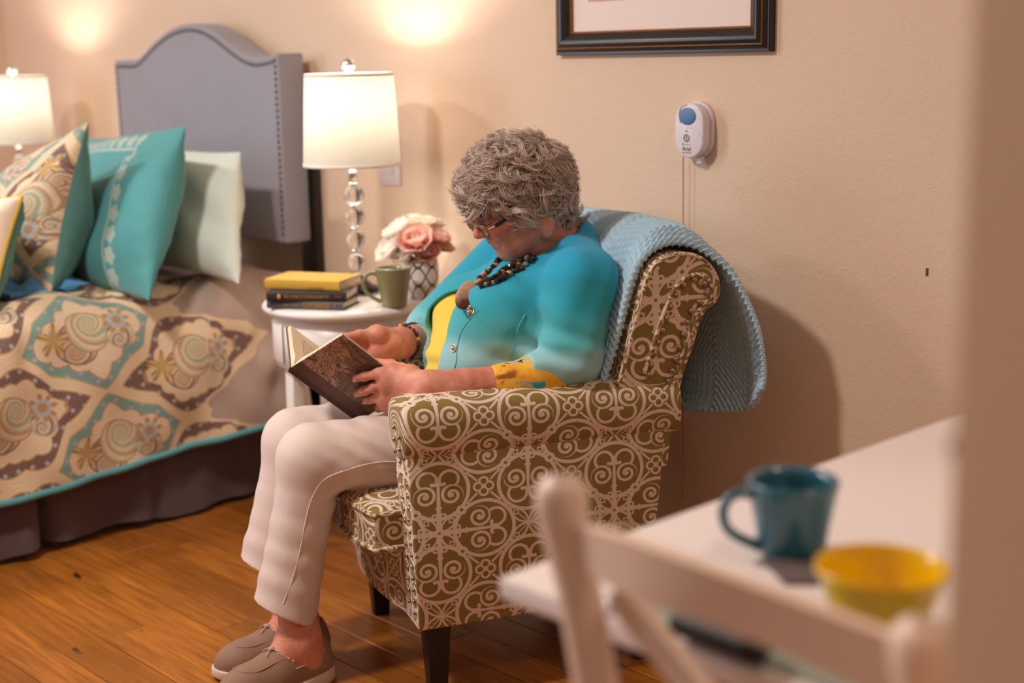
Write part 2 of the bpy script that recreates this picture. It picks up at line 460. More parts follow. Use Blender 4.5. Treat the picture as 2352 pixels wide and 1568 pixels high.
def comforter_mat():
    mt, nt, b = new_mat('paisley_comforter_cloth', (.5, .5, .5), .75); b.inputs['Sheen Weight'].default_value = .15
    a, s = uvs(nt)
    # lattice tilted 9 degrees; C1 (a brown cell) sits at a=1.893, s=0.19 down from the bed edge
    c_, s_ = math.cos(R(9)), math.sin(R(9))
    a0, s0 = a - 1.893, s - SC1
    p = a0*c_ - s0*s_; q = a0*s_ + s0*c_
    LH, WH = .255, .150
    col = paisley(nt, p, q, LH, WH)
    # plain taupe end towards the headboard, its edge follows the ogee outline of the last cells
    qe = (q + WH).mod(2*WH) - WH; qo = q.mod(2*WH) - WH
    edge_b = (((q*(math.pi/WH)).cos()*.5+.5)*LH*.98 - LH*.0)
    d = p - edge_b*.92 - .010
    d = d + ((q*(3*math.pi/WH)).sin().abs()-.5)*.02
    taupe = lin((176, 154, 144))
    col = mix(nt, (d*-1).below(.001), col, taupe)
    col = mix(nt, (d.abs() - .009).below(.002), col, lin((226, 200, 162)))
    nt.links.new(col, b.inputs['Base Color'])
    bump(nt, b, noise(nt, 14, 3), .25, .01)
    return mt

# ------------------------------------------------------------------ bed
M_HEAD = fabric('grey_linen_upholstery', (150, 148, 158), weave=700)
M_NAIL = plain('antique_pewter_nail', (92, 88, 92), .35, metal=.8)
M_LEG = plain('espresso_wood', (28, 20, 17), .4, vary=.3, scale=12)
M_SKIRT = fabric('aubergine_bed_skirt', (92, 72, 76), weave=500)
M_MATT = plain('ivory_mattress_ticking', (214, 206, 196), .9)
bed = thing('bed', 'single bed with grey camelback headboard and dark pleated skirt against the beige wall', 'bed', (-3.86, 1.3, 0))
HY = 2.28
outl = [(261, 140), (285, 138), (308, 138), (326, 125), (345, 104), (366, 84), (390, 67), (415, 57), (440, 54), (463, 59), (488, 72), (512, 91), (538, 111), (562, 126), (585, 133), (610, 130), (637, 121)]
front = [ony(px, py, HY) for px, py in outl]
front = smooth_path(np.array(front), 49)
zb = .705
bm = bmesh.new()
poly = [(-4.335, HY, zb)] + [tuple(p) for p in front] + [(-3.386, HY, zb)]
fv = [bm.verts.new(p) for p in poly]
f = bm.faces.new(fv)
ext = bmesh.ops.extrude_face_region(bm, geom=[f]); nv = [g for g in ext['geom'] if isinstance(g, bmesh.types.BMVert)]
bmesh.ops.translate(bm, verts=nv, vec=(0, .088, 0))
bmesh.ops.recalc_face_normals(bm, faces=bm.faces)
hb = from_bm('headboard', bm, M_HEAD, bed, bevel=.012, seg=3); auto_smooth(hb, 40)
# nail-head trim
path = [(-4.318, HY, zb+.015)] + [(p[0]*1.0 + (.017 if i == 0 else (-.014 if i == len(front)-1 else 0)), HY, p[2]-.020) for i, p in enumerate(front)] + [(-3.400, HY, zb+.015)]
path = np.array(path); seg = np.linalg.norm(np.diff(path, axis=0), axis=1); L = np.concatenate([[0], np.cumsum(seg)])
npos = np.arange(0, L[-1], .0175)
pts = np.stack([np.interp(npos, L, path[:, k]) for k in range(3)], 1)
V, F = merge([ball_mesh(p, .0062, 6, 4, (1, .7, 1)) for p in pts])
mesh('nail_trim', V, F, M_NAIL, hb, kind='stuff')
for x in (-4.31, -3.41): box('bed_leg', (x-.035, 2.370, 0), (x+.045, 2.392, 1.13), M_LEG, bed, bevel=.003)
box('mattress', (-4.38, .3, .30), (-3.36, 2.26, .585), M_MATT, bed, bevel=.05, seg=4)
box('box_spring', (-4.36, .3, .12), (-3.36, 2.26, .30), M_LEG, bed, bevel=.01)
# skirt
ya = np.linspace(.35, 2.27, 260); za = np.linspace(.36, .0, 26)
def skx(y, z):
    dn = (0.36-z)/.36
    x = -3.325 + .010*np.sin(y*14+1)*dn + .006*np.sin(y*37)*dn
    for c, wd, dp in ((1.462, .012, .05), (1.77, .018, .014), (.95, .012, .05), (2.1, .03, .010)):
        x = x - dp*np.exp(-((y-c)/wd)**2)*(.45+.55*dn) + dp*.35*(np.exp(-((y-c-.05)/.03)**2)+np.exp(-((y-c+.05)/.03)**2))*dn
    return x
Y, Z = np.meshgrid(ya, za, indexing='ij')
hem = .020 + .006*np.sin(Y*9)+.004*np.sin(Y*23)
Zr = np.where(Z < .36, hem + (Z/.36)*(.36-hem), Z)
Vs = np.stack([skx(Y, Z), Y, Zr], -1)
mesh('bed_skirt', Vs.reshape(-1, 3), grid_faces(260, 26), M_SKIRT, bed)

# comforter: one thick quilt draped over the mattress
SC1 = 0.0
na, ns = 240, 170
ya = np.linspace(.25, 2.262, na)
sect = smooth_path(np.array([(-4.40, .625), (-4.1, .628), (-3.8, .630), (-3.55, .632), (-3.43, .630), (-3.36, .605), (-3.31, .545), (-3.288, .46), (-3.280, .36), (-3.278, .22)]), ns)
sl = np.concatenate([[0], np.cumsum(np.hypot(*np.diff(sect, axis=0).T))])
def hemz(y): return np.interp(y, [.2, 1.344, 1.738, 1.896, 2.255, 2.4], [.06, .173, .201, .211, .235, .24])
Vs = np.zeros((na, ns, 3)); UV = np.zeros((na, ns, 2))
k_edge = int(np.argmin(abs(sect[:, 1]-.46)+1e3*(sect[:, 0] < -3.35)))
for i, yy in enumerate(ya):
    s = sect.copy()
    low = s[:, 1] < .545
    s[low, 1] = .545 - (.545 - s[low, 1])*(.545-hemz(yy))/(.545-.22)
    Vs[i, :, 0] = s[:, 0]; Vs[i, :, 1] = yy; Vs[i, :, 2] = s[:, 1]
    UV[i, :, 0] = yy; UV[i, :, 1] = np.where(s[:, 1] < .545, .545 - s[:, 1], -(np.interp(.545, s[::-1, 1][:60], sl[::-1][:60]) - sl))
SC1 = .545 - .441
# soft quilting: gentle tufts and wrinkles
Yg = Vs[:, :, 1]; Sg = UV[:, :, 1]
puff = .010*np.sin(Yg*11+.4)*np.sin(Sg*13) + .006*np.sin(Yg*23+Sg*17) + .004*np.sin(Yg*41-Sg*29)
tuft = sum(-.022*np.exp(-(((Yg-c)/.028)**2 + ((Sg-d)/.05)**2)) for c, d in ((2.12, .10), (2.16, .22), (1.95, -.22), (1.45, .02), (1.2, .16), (2.19, -.1)))
nrm = np.cross(np.gradient(Vs, axis=0), np.gradient(Vs, axis=1)); nrm /= np.linalg.norm(nrm, axis=-1)[..., None]
if nrm[10, 10, 2] < 0: nrm = -nrm
Vs = Vs + nrm*(puff+tuft)[..., None]
inn = Vs - nrm*.018
Va = np.concatenate([Vs.reshape(-1, 3), inn.reshape(-1, 3)]); F1 = grid_faces(na, ns); n0 = na*ns
I = np.arange(n0).reshape(na, ns)
def strip(a): return np.stack([a[:-1], a[1:], a[1:]+n0, a[:-1]+n0], -1)
Fa = np.vstack([F1, F1[:, ::-1]+n0, strip(I[:, -1]), strip(I[-1, :]), strip(I[0, :])])
M_COMF = comforter_mat()
cf = mesh('comforter', Va, Fa, M_COMF, uv=np.concatenate([UV.reshape(-1, 2)]*2))
tag(cf, 'puffy comforter with teal and brown paisley ogee print spread over the bed', 'comforter')
M_TEALTRIM = fabric('teal_piping', (88, 150, 158))
hp = Vs[:, -1] + np.array([0, 0, -.004]); tube('hem_piping', hp[::2], .0095, M_TEALTRIM, cf, n=8)

# ------------------------------------------------------------------ pillows
def pillow(name, label, BL, BR, TL, TR, T, mat_f, mat_b=None, group=None, n=44, ear=.06, wr=.004, seed=0, flange=False, cat='pillow', power=.45):
    r = np.random.default_rng(seed)
    BL, BR, TL, TR = (np.array(p, float) for p in (BL, BR, TL, TR))
    W_, H_ = np.linalg.norm(BR-BL), np.linalg.norm(TR-BR)
    a = np.sin(np.linspace(-np.pi/2, np.pi/2, n))
    A, B = np.meshgrid(a, a, indexing='ij')
    A2 = A*(1 - ear*(1-B**2)**1.0*np.abs(A)**3); B2 = B*(1 - ear*(1-A**2)*np.abs(B)**3)
    s, t = (A2+1)/2, (B2+1)/2
    P = (BL*(1-s[..., None])*(1-t[..., None]) + BR*s[..., None]*(1-t[..., None]) + TL*(1-s[..., None])*t[..., None] + TR*(s*t)[..., None])
    nr = np.cross(BR-BL, TL-BL); nr /= np.linalg.norm(nr)      # points to the back (+Y)
    if nr[1] < 0: nr = -nr
    th = T/2*((1-A**2)*(1-B**2)).clip(0)**power
    wv = sum(wr*np.sin(A*r.uniform(3, 9)+B*r.uniform(-9, 9)+r.uniform(0, 6)) for _ in range(5))*((1-A**2)*(1-B**2))**.3
    # pull wrinkles that run in from the edges
    wv += wr*.9*np.sin(B*26+A*3)*np.exp(-((1-np.abs(A))/.16)**2)*(1-A**2)**.5*1.5
    Fv = P - nr*(th+wv)[..., None]; Bv = P + nr*(th+wv)[..., None]
    uv = np.stack([A*W_/2, B*H_/2], -1).reshape(-1, 2)
    root = thing(name, label, cat, (BL+BR)/2, group)
    G = grid_faces(n, n)
    def orient(V, Fc, out):
        v = V.reshape(-1, 3); nn = np.cross(v[Fc[n, 1]]-v[Fc[n, 0]], v[Fc[n, 2]]-v[Fc[n, 0]])
        mid = Fc[len(Fc)//2]; nn = np.cross(v[mid[1]]-v[mid[0]], v[mid[2]]-v[mid[0]])
        return Fc if nn.dot(out) > 0 else Fc[:, ::-1]
    mesh('pillow_front', Fv.reshape(-1, 3), orient(Fv, G, -nr), mat_f, root, uv=uv)
    mesh('pillow_back', Bv.reshape(-1, 3), orient(Bv, G, nr), mat_b or mat_f, root, uv=uv)
    rim = np.concatenate([P[0, :], P[1:, -1], P[-1, ::-1][1:], P[::-1, 0][1:-1]])
    return root, rim
def sham_mat():
    mt, nt, b = new_mat('teal_sham_with_embroidery', lin((70, 148, 152)), .7); b.inputs['Sheen Weight'].default_value = .2
    a, h = uvs(nt)
    base = mix(nt, noise(nt, 9, 3), lin((62, 140, 146)), lin((84, 164, 168)))
    thread = lin((176, 188, 176))
    def band(u, v, u0, col):
        # a stitched line with five-petalled flowers hanging from it
        line = ((u-u0).abs()-.004).below(.0015)
        vv = v.mod(.058)-.029; uu = u-(u0+.030)
        r = hyp(uu, vv); th = vv.atan2(uu)
        fl = r - ((th*2.5).cos().abs()*.008+.018)
        tex = ((uu*900).sin()*(vv*900).sin()).gt(-.3)
        c = mix(nt, line, col, thread)
        return mix(nt, fl.below(.001)*(tex*.5+.5), c, thread)
    col = band(a, h, .165, base)
    top = h.gt(.14)
    col2 = band(h, a, .165, base)
    m1 = a.lt(.20)*top
    col = mix(nt, m1, col, col2)
    nt.links.new(col, b.inputs['Base Color'])
    bump(nt, b, noise(nt, 30, 4), .3, .004)
    return mt
M_TEAL = fabric('teal_cotton', (70, 146, 150), weave=700)
M_TEALDARK = fabric('dusty_teal_cotton', (92, 146, 142), weave=700)
M_MINT = fabric('pale_mint_cotton', (214, 226, 220), weave=700)
M_CREAMP = fabric('cream_cotton', (238, 216, 194), weave=700)
M_YPIPE = fabric('yellow_piping', (216, 184, 70))
def pais_mat():
    mt, nt, b = new_mat('paisley_pillow_cloth', (.5, .5, .5), .75)
    a, h = uvs(nt)
    nt.links.new(paisley(nt, -h+.02, a-.03, .19, .145), b.inputs['Base Color'])
    bump(nt, b, noise(nt, 30, 4), .3, .004)
    return mt
def V3(*a): return np.array(a, float)
BR = onz(548, 652, .642); TR = ony(552, 349, BR[1]+.13)
pillow('pillow', 'pale mint pillow propped against the grey headboard, rearmost of the pillows', BR+V3(-.58, .02, 0), BR, TR+V3(-.58, .02, 0), TR, .17, M_MINT, seed=1, wr=.003, power=.5)
BR = onz(342, 690, .630); TR = ony(427, 288, BR[1]+.20); TL = ony(205, 318, BR[1]+.29)
pillow('pillow', 'large teal pillow sham with embroidered flower border, between mint and paisley pillows', BR+(TL-TR)*1.02, BR, TL, TR, .19, sham_mat(), M_TEAL, seed=2, power=.5)
BR = onz(118, 668, .645); TR = ony(205, 274, BR[1]+.12); TL = ony(-25, 470, BR[1]+.16)
pillow('pillow', 'square pillow with paisley front and plain teal back on the bed', BR+(TL-TR)*.9+V3(0, 0, .03), BR, TL, TR, .30, pais_mat(), M_TEALDARK, seed=3, power=.55, ear=.10)
BR = onz(-18, 705, .640); TR = ony(50, 452, BR[1]+.10); TL = TR+V3(-.34, -.05, -.02)
cpr, rim = pillow('cushion', 'small cream cushion with yellow piping at the left edge of the photo', BR+(TL-TR), BR, TL, TR, .15, M_CREAMP, M_TEALDARK, seed=4, cat='cushion')
tube('piping', rim[::2], .005, M_YPIPE, cpr, n=6, closed=True)
BR = onz(110, 672, .640)
M_BLUE = fabric('bright_blue_cotton', (84, 150, 206), weave=700)
bs = BR + V3(0, 0, .0)
pillow('folded_cloth', 'bright blue folded cloth tucked under the paisley pillow', bs+V3(-.30, -.14, .0), bs+V3(0.0, -.10, .0), bs+V3(-.30, .12, .01), bs+V3(0, .12, .01), .055, M_BLUE, seed=5, cat='cloth', wr=.006)
# ------------------------------------------------------------------ lettering
def text_mesh(name, s, size, M, mat, parent=None, depth=.0004, xscale=1.0, align='CENTER'):
    cu = bpy.data.curves.new('t', 'FONT'); cu.body = s; cu.size = size; cu.extrude = depth; cu.align_x = align; cu.align_y = 'CENTER'; cu.resolution_u = 3
    to = bpy.data.objects.new('t', cu); COL.objects.link(to); bpy.context.view_layer.update()
    me = bpy.data.meshes.new_from_object(to.evaluated_get(bpy.context.evaluated_depsgraph_get()))
    bpy.data.objects.remove(to)
    me.transform(Matrix.Diagonal((xscale, 1, 1, 1))); me.transform(M)
    me.materials.clear(); me.materials.append(mat); me.name = name
    o = bpy.data.objects.new(name, me); COL.objects.link(o)
    return adopt(o, parent)
def basis(xa, ya, org):
    xa = Vector(xa).normalized(); ya = Vector(ya); ya = (ya - xa*ya.dot(xa)).normalized(); za = xa.cross(ya)
    return Matrix(((xa[0], ya[0], za[0], org[0]), (xa[1], ya[1], za[1], org[1]), (xa[2], ya[2], za[2], org[2]), (0, 0, 0, 1)))

# ------------------------------------------------------------------ round white nightstands
M_WOODWHITE = plain('white_painted_wood', (242, 234, 230), .35, vary=.02, scale=10)
M_CHROME = plain('polished_chrome', (225, 225, 228), .12, metal=1, vary=.01)
NX, NY, NZ = -2.86, 2.10, .63
def nightstand(x, y, label):
    t = thing('nightstand', label, 'nightstand', (x, y, 0), 'round white nightstands')
    lathe('table_top', [(.001, NZ), (.196, NZ), (.209, NZ-.003), (.214, NZ-.010), (.213, NZ-.017), (.205, NZ-.022), (.196, NZ-.026), (.001, NZ-.026)], (x, y, 0), M_WOODWHITE, t, n=72)
    lathe('apron', [(.001, NZ-.026), (.186, NZ-.026), (.186, NZ-.155), (.176, NZ-.16), (.001, NZ-.16)], (x, y, 0), M_WOODWHITE, t, n=72)
    dr = None
    th = np.linspace(R(-155), R(-95), 16); P = []
    V = []; F = []
    for a in th:
        for rr, z in ((.187, NZ-.045), (.191, NZ-.050), (.191, NZ-.140), (.187, NZ-.145)): V.append((x+rr*math.cos(a), y+rr*math.sin(a), z))
    dr = mesh('drawer', np.array(V), grid_faces(16, 4), M_WOODWHITE, t)
    a = R(-150); k = (x+.20*math.cos(a), y+.20*math.sin(a), NZ-.09)
    V, F = merge([ball_mesh(k, .012, 12, 8), tube_mesh([(x+.186*math.cos(a), y+.186*math.sin(a), NZ-.09), k], .005, 8)])
    mesh('knob', V, F, M_NAIL, dr)
    for q in range(4):
        a = R(45+90*q + 32)
        bar('leg', (x+.150*math.cos(a), y+.150*math.sin(a), NZ-.155), (x+.165*math.cos(a), y+.165*math.sin(a), 0), .036, .036, M_WOODWHITE, t, w1=.024, t1=.024)
    lathe('lower_shelf', [(.001, .165), (.150, .165), (.155, .157), (.150, .15), (.001, .15)], (x, y, 0), M_WOODWHITE, t, n=48)
    return t
nightstand(NX, NY, 'round white nightstand beside the armchair, holding lamp, books and flowers')
nightstand(-4.781, 2.13, 'round white nightstand on the far side of the bed, hidden by pillows')

# ------------------------------------------------------------------ table lamps
def glass_mat():
    mt, nt, b = new_mat('clear_crystal', (1, 1, 1), .02); b.inputs['Transmission Weight'].default_value = 1.0; b.inputs['IOR'].default_value = 1.5
    nt.links.new(mix(nt, noise(nt, 20, 2), (.97, .98, 1.0), (1, 1, 1)), b.inputs['Base Color'])
    return mt
M_GLASS = glass_mat()
def shade_mat():
    mt, nt, b = new_mat('white_linen_lampshade', lin((250, 244, 232)), .9)
    x, y, z = xyz(nt)
    wv = ((x+y)*1500).sin()*(z*1500).sin()
    tr = nt.nodes.new('ShaderNodeBsdfTranslucent'); tr.inputs[0].default_value = (*lin((112, 107, 98)), 1)
    ms = nt.nodes.new('ShaderNodeMixShader'); ms.inputs[0].default_value = .48
    nt.links.new(b.outputs[0], ms.inputs[1]); nt.links.new(tr.outputs[0], ms.inputs[2])
    nt.links.new(ms.outputs[0], nt.nodes['Material Output'].inputs[0])
    bump(nt, b, wv, .1, .0004)
    return mt
M_SHADE = shade_mat(); M_TRIM = plain('white_shade_trim', (246, 240, 232), .8)
M_BULB = emit('glowing_bulb', (1, .85, .62), 12.0)
def lamp(x, y, label):
    t = thing('table_lamp', label, 'lamp', (x, y, NZ), 'crystal ball table lamps')
    c = (x, y, 0)
    lathe('base', [(.001, .630), (.058, .630), (.060, .634), (.060, .646), (.055, .650), (.040, .652), (.028, .664), (.016, .676), (.001, .676)], c, M_GLASS, t, n=16, smooth=False)
    lathe('collar', [(.001, .676), (.018, .676), (.020, .680), (.018, .684), (.001, .684)], c, M_CHROME, t, n=24)
    for z, r in ((.733-.020, .0225), (.786-.016, .0245), (.842-.014, .0255), (.895-.011, .027)):
        th = np.linspace(0, np.pi, 9)
        lathe('crystal_ball', np.stack([np.maximum(r*np.sin(th), .0006), z+.0265*np.cos(th)], 1)[::-1], c, M_GLASS, t, n=14, smooth=False)
    for z in (.7415, .799, .856, .912): lathe('spacer', [(.001, z-.004), (.011, z-.004), (.013, z), (.011, z+.004), (.001, z+.004)], c, M_CHROME, t, n=16)
    lathe('neck', [(.001, .914), (.0105, .914), (.0105, .945), (.008, .950), (.008, 1.02), (.001, 1.02)], c, M_CHROME, t, n=20)
    prof = [(.1235, .962), (.1112, 1.184)]
    lathe('lamp_shade', [(.1235, .962), (.1204, 1.018), (.1173, 1.073), (.1112, 1.184)], c, M_SHADE, t, n=72)
    for r, z in ((.1240, .962), (.1117, 1.184)): lathe('shade_trim', [(r-.0012, z-.004), (r+.0006, z-.004), (r+.0006, z+.004), (r-.0012, z+.004), (r-.0012, z-.004)], c, M_TRIM, t, n=72)
    V, F = merge([tube_mesh([(x, y, 1.176), (x+.111*math.cos(a), y+.111*math.sin(a), 1.176)], .0016, 6) for a in (0.3, 2.4, 4.5)])
    mesh('spider', V, F, M_CHROME, t)
    V, F = merge([tube_mesh([(x+.0, y, 1.0), (x, y, 1.19)], .002, 6)]); mesh('harp', V, F, M_CHROME, t)
    V, F = ball_mesh((x, y, 1.208), .0175, 20, 14); mesh('finial', V, fix_tri(F), M_CHROME, t)
    V, F = ball_mesh((x, y, 1.065), .024, 16, 10, (1, 1, 1.25)); mesh('bulb', V, fix_tri(F), M_BULB, t)
    l = light('bulb_light', 'POINT', (x+.0, y, 1.115), LAMP_POWER, (1.0, .92, .80), .03)
    adopt(l, t)
    return t
lamp(-2.896, 2.16, 'lit table lamp with white drum shade and crystal ball stem right of the bed')
lamp(-4.781, 2.13, 'lit table lamp with crystal ball stem on the far left behind the pillows')

# ------------------------------------------------------------------ three books
M_PAGES = plain('cream_paper_edge', (226, 208, 190), .9, vary=.05, scale=200)
M_GOLD = plain('gilt_lettering', (196, 142, 54), .5, vary=.15, scale=150)
def book(name, label, p, xa, L_, D_, T_, mat, parent=None, spine_text=(), group='books on the nightstand'):
    """p: lower left corner of the spine, xa: along the spine, lies flat"""
    t = thing(name, label, 'book', p, group)
    xa = Vector((xa[0], xa[1], 0)).normalized(); ya = Vector((-xa[1], xa[0], 0)); p = Vector(p)
    W = lambda a, b, c: p + xa*a + ya*b + Vector((0, 0, c))
    def bx(n, a0, a1, b0, b1, c0, c1, m, bv):
        return hexa([W(a0, b0, c0), W(a1, b0, c0), W(a1, b1, c0), W(a0, b1, c0), W(a0, b0, c1), W(a1, b0, c1), W(a1, b1, c1), W(a0, b1, c1)], n, m, t, bv)
    bx('front_cover', 0, L_, .002, D_, T_-.0028, T_, mat, .0008)
    bx('back_cover', 0, L_, .002, D_, 0, .0028, mat, .0008)
    # slightly rounded spine
    a = np.linspace(-np.pi/2, np.pi/2, 9); prof = [(-.0035*math.cos(x)+.003, T_/2+T_/2*math.sin(x)) for x in a]
    V = [W(s, b, c) for s in (0, L_) for b, c in prof]; F = [(i, i+1, i+10, i+9) for i in range(8)] + [tuple(range(8, -1, -1)), tuple(range(9, 18))]
    auto_smooth(mesh('spine', np.array(V), F, mat, t), 50)
    bx('pages', .003, L_-.003, .003, D_-.004, .0026, T_-.0026, M_PAGES, .0003)
    for s, size, cx, cz, xs in spine_text:
        text_mesh('spine_title', s, size, basis(xa, (0, 0, 1), W(cx, -.0012, cz)), M_GOLD, t, .0004, xs)
    return t, W
M_BK_Y = fabric('mustard_book_cloth', (206, 162, 58), weave=1500); M_BK_D = plain('dark_brown_book_cloth', (46, 36, 40), .6); M_BK_G = plain('slate_grey_book_cloth', (84, 84, 86), .6)
def spine_pts(l, r, z): a, b = onz(*l, z), onz(*r, z); return a, (b-a), np.linalg.norm((b-a)[:2])
z0 = NZ+.0006
a, d, L3 = spine_pts((613, 708), (787, 713), z0)
t3, W3 = book('book', 'slate grey book at the bottom of the stack on the nightstand', a, d, L3, .115, .0195, M_BK_G, spine_text=[('TOM SAWYER', .0165, L3*.66, .0098, .66), ('MARK TWAIN', .0065, L3*.32, .0098, 1.0), ('*', .014, L3*.90, .008, 1)])
z1 = z0+.0199
a, d, L2 = spine_pts((612, 692), (796, 692.5), z1)
t2, W2 = book('book', 'dark brown book with gilt title, middle of the stack on the nightstand', a, d, L2, .125, .0235, M_BK_D, spine_text=[('THE STORIES OF EDGAR ALLAN POE', .0112, L2*.50, .0118, .62), ('DELUXE', .005, L2*.90, .012, 1)])
V, F = ball_mesh(W2(L2*.155, .0004, .0118), .0085, 14, 8, (1, .35, .75)); me = mesh('spine_emblem', V, fix_tri(F), M_GOLD, t2)
z2 = z1+.0239
a, d, L1 = spine_pts((608, 663), (780, 669.5), z2)
t1, W1 = book('book', 'mustard yellow book on top of the stack on the nightstand', a, d, L1, .128, .0245, M_BK_Y, spine_text=[('ON WOODY', .0075, L1*.68, .0062, 1.0)])

# ------------------------------------------------------------------ mugs
def mug(name, label, base, rb, rt, h, mat, hang, hs=1.0, rim_w=.004, group=None, parent_cat='mug', body=None, rim_mat=None):
    x, y, z = base
    t = thing(name, label, 'mug', base, group)
    w = rim_w
    prof = body or [(0, 0), (1, 1)]
    out = [(.001, 0), (rb*.9, 0), (rb, .003)] + [(rb+(rt-rb)*f(q) if False else rb+(rt-rb)*q**1.15, .003+(h-.006)*q) for q in np.linspace(.06, 1, 14)] + [(rt, h-.002), (rt-w*.5, h), (rt-w, h-.002)] 
    inn = [(rb+(rt-rb)*q**1.15-w, .004+(h-.006)*q) for q in np.linspace(1, .06, 12)] + [(.001, .006)]
    lathe('cup', [(r, zz+z) for r, zz in out+inn], (x, y, 0), mat, t, n=56)
    d = np.array([math.cos(hang), math.sin(hang), 0])
    P = smooth_path(np.array([np.array(base)+d*a+np.array([0, 0, b]) for a, b in ((rb+(rt-rb)*.80-.002, h*.84), (rt+.016*hs, h*.86), (rt+.028*hs, h*.68), (rt+.024*hs, h*.42), (rt+.006*hs, h*.24), (rb+(rt-rb)*.10, h*.14))]), 22)
    tube('handle', P, np.interp(np.linspace(0, 1, 22), [0, .15, .85, 1], [.0065, .0048, .0048, .0065]), mat, t, n=12)
    return t
def glaze(name, rgb, edge=None, rough=.12):
    mt, nt, b = new_mat(name, lin(rgb), rough); c = lin(rgb)
    b.inputs['Coat Weight'].default_value = .4
    nt.links.new(mix(nt, noise(nt, 40, 4), tuple(v*.92 for v in c), tuple(min(1, v*1.08) for v in c)), b.inputs['Base Color'])
    return mt
p = onz(906, 703, NZ)
IMG_LEFT = math.atan2(*(-RT[:2])[::-1])
mug('mug', 'olive green mug on the round nightstand in front of the flower pot', p, .031, .0445, .097, glaze('olive_glaze', (136, 130, 96), rough=.25), IMG_LEFT+.25)

# ------------------------------------------------------------------ flower pot with peonies
def pot_mat():
    mt, nt, b = new_mat('white_pot_with_black_lattice', lin((232, 218, 212)), .35)
    a, s = uvs(nt)
    W_, H_ = 1/7., .046
    p_, q_ = a, s
    def line(p_, q_):
        x = (p_/W_).mod(2.0) - 1.0
        y = q_/H_
        w_ = (x*math.pi).cos()*.5
        return ((y - w_ - .5).mod(1.0) - .5).abs(), ((y + w_ - .5 ).mod(1.0) - .5).abs()
    l1, l2 = line(p_, q_)
    d = l1.min(l2)
    col = mix(nt, (d-.075).below(.02), lin((232, 218, 212)), lin((52, 50, 44)))
    nt.links.new(col, b.inputs['Base Color']); return mt
fp = onz(970, 683, NZ)
pot = thing('flower_pot', 'white pot with black lattice pattern filled with pink and white peonies', 'flower pot', fp)
lathe('pot', [(.001, NZ), (.033, NZ), (.036, NZ+.004), (.041, NZ+.03), (.0435, NZ+.06), (.0425, NZ+.085), (.040, NZ+.100), (.037, NZ+.100), (.036, NZ+.08), (.001, NZ+.075)], (fp[0], fp[1], 0), pot_mat(), pot, n=48, uvscale=1.0)
def petal_mesh(mat):
    n = 7; a = np.linspace(-1, 1, n); b_ = np.linspace(0, 1, n); A, B = np.meshgrid(a, b_, indexing='ij')
    wd = .62*np.sin(np.clip(B*.88+.1, 0, 1)*np.pi)**.7
    X = A*wd; Yv = B; Z = .32*A**2*wd*1.4 + .30*B**2 - .02 + .05*np.sin(A*5)*B
    me = mesh('petal', np.stack([X, Yv, Z], -1).reshape(-1, 3), grid_faces(n, n), mat)
    d = me.data; bpy.data.objects.remove(me); return d
def petal_mat(name, c0, c1):
    mt, nt, b = new_mat(name, lin(c1), .7); b.inputs['Subsurface Weight'].default_value = .15; b.inputs['Subsurface Radius'].default_value = (.01, .006, .005)
    x, y, z = xyz(nt)
    pc_ = ramp(nt, y + noise_e(nt, 3)*.4 - .2, [(0, lin(c0)), (.75, lin(c1)), (1, lin(c1))]); nt.links.new(pc_, b.inputs['Base Color'])
    tr = nt.nodes.new('ShaderNodeBsdfTranslucent'); nt.links.new(pc_, tr.inputs[0]); ms = nt.nodes.new('ShaderNodeMixShader'); ms.inputs[0].default_value = .42
    nt.links.new(b.outputs[0], ms.inputs[1]); nt.links.new(tr.outputs[0], ms.inputs[2]); nt.links.new(ms.outputs[0], nt.nodes['Material Output'].inputs[0])
    return mt
def noise_e(nt, s): return E(nt, noise(nt, s, 2))
PM = {'white': petal_mesh(petal_mat('white_petal', (255, 226, 212), (255, 250, 244))), 'pink': petal_mesh(petal_mat('coral_pink_petal', (240, 138, 120), (255, 222, 210))), 'cream': petal_mesh(petal_mat('cream_petal', (252, 204, 160), (255, 244, 228))), 'beige': petal_mesh(petal_mat('peach_petal', (240, 180, 140), (238, 206, 172)))}
def blossom(c, r, kind, up, seed):
    rr = np.random.default_rng(seed); up = Vector(up).normalized()
    bl = None; q = up.to_track_quat('Z', 'Y')
    V, F = ball_mesh(c, r*.28, 10, 6)
    bl = mesh('blossom', V, fix_tri(F), PM[kind].materials[0], pot)
    for ring, (n, tilt, sc) in enumerate(((7, 20, 1.0), (6, 42, .86), (5, 62, .66), (4, 78, .45))):
        for k in range(n):
            az = 2*np.pi*k/n + ring*.5 + rr.uniform(-.2, .2)
            t = R(tilt + rr.uniform(-8, 8))
            M = (Matrix.Translation(Vector(c) - up*(r*.25)) @ q.to_matrix().to_4x4() @ Matrix.Rotation(az, 4, 'Z') @ Matrix.Rotation(t, 4, 'X') @ Matrix.Diagonal((r*sc*1.15, r*sc*1.05, r*sc, 1)))
            o = bpy.data.objects.new('petal', PM[kind]); COL.objects.link(o); o.matrix_basis = M; adopt(o, bl)
fc = np.array([fp[0], fp[1], NZ+.118])
left = -RT; vw = -FW
def fpos(px, py, back=0.0):
    d = ray(px, py); t = np.dot(fc-O, FW)/np.dot(d, FW); return O + d*(t+back)
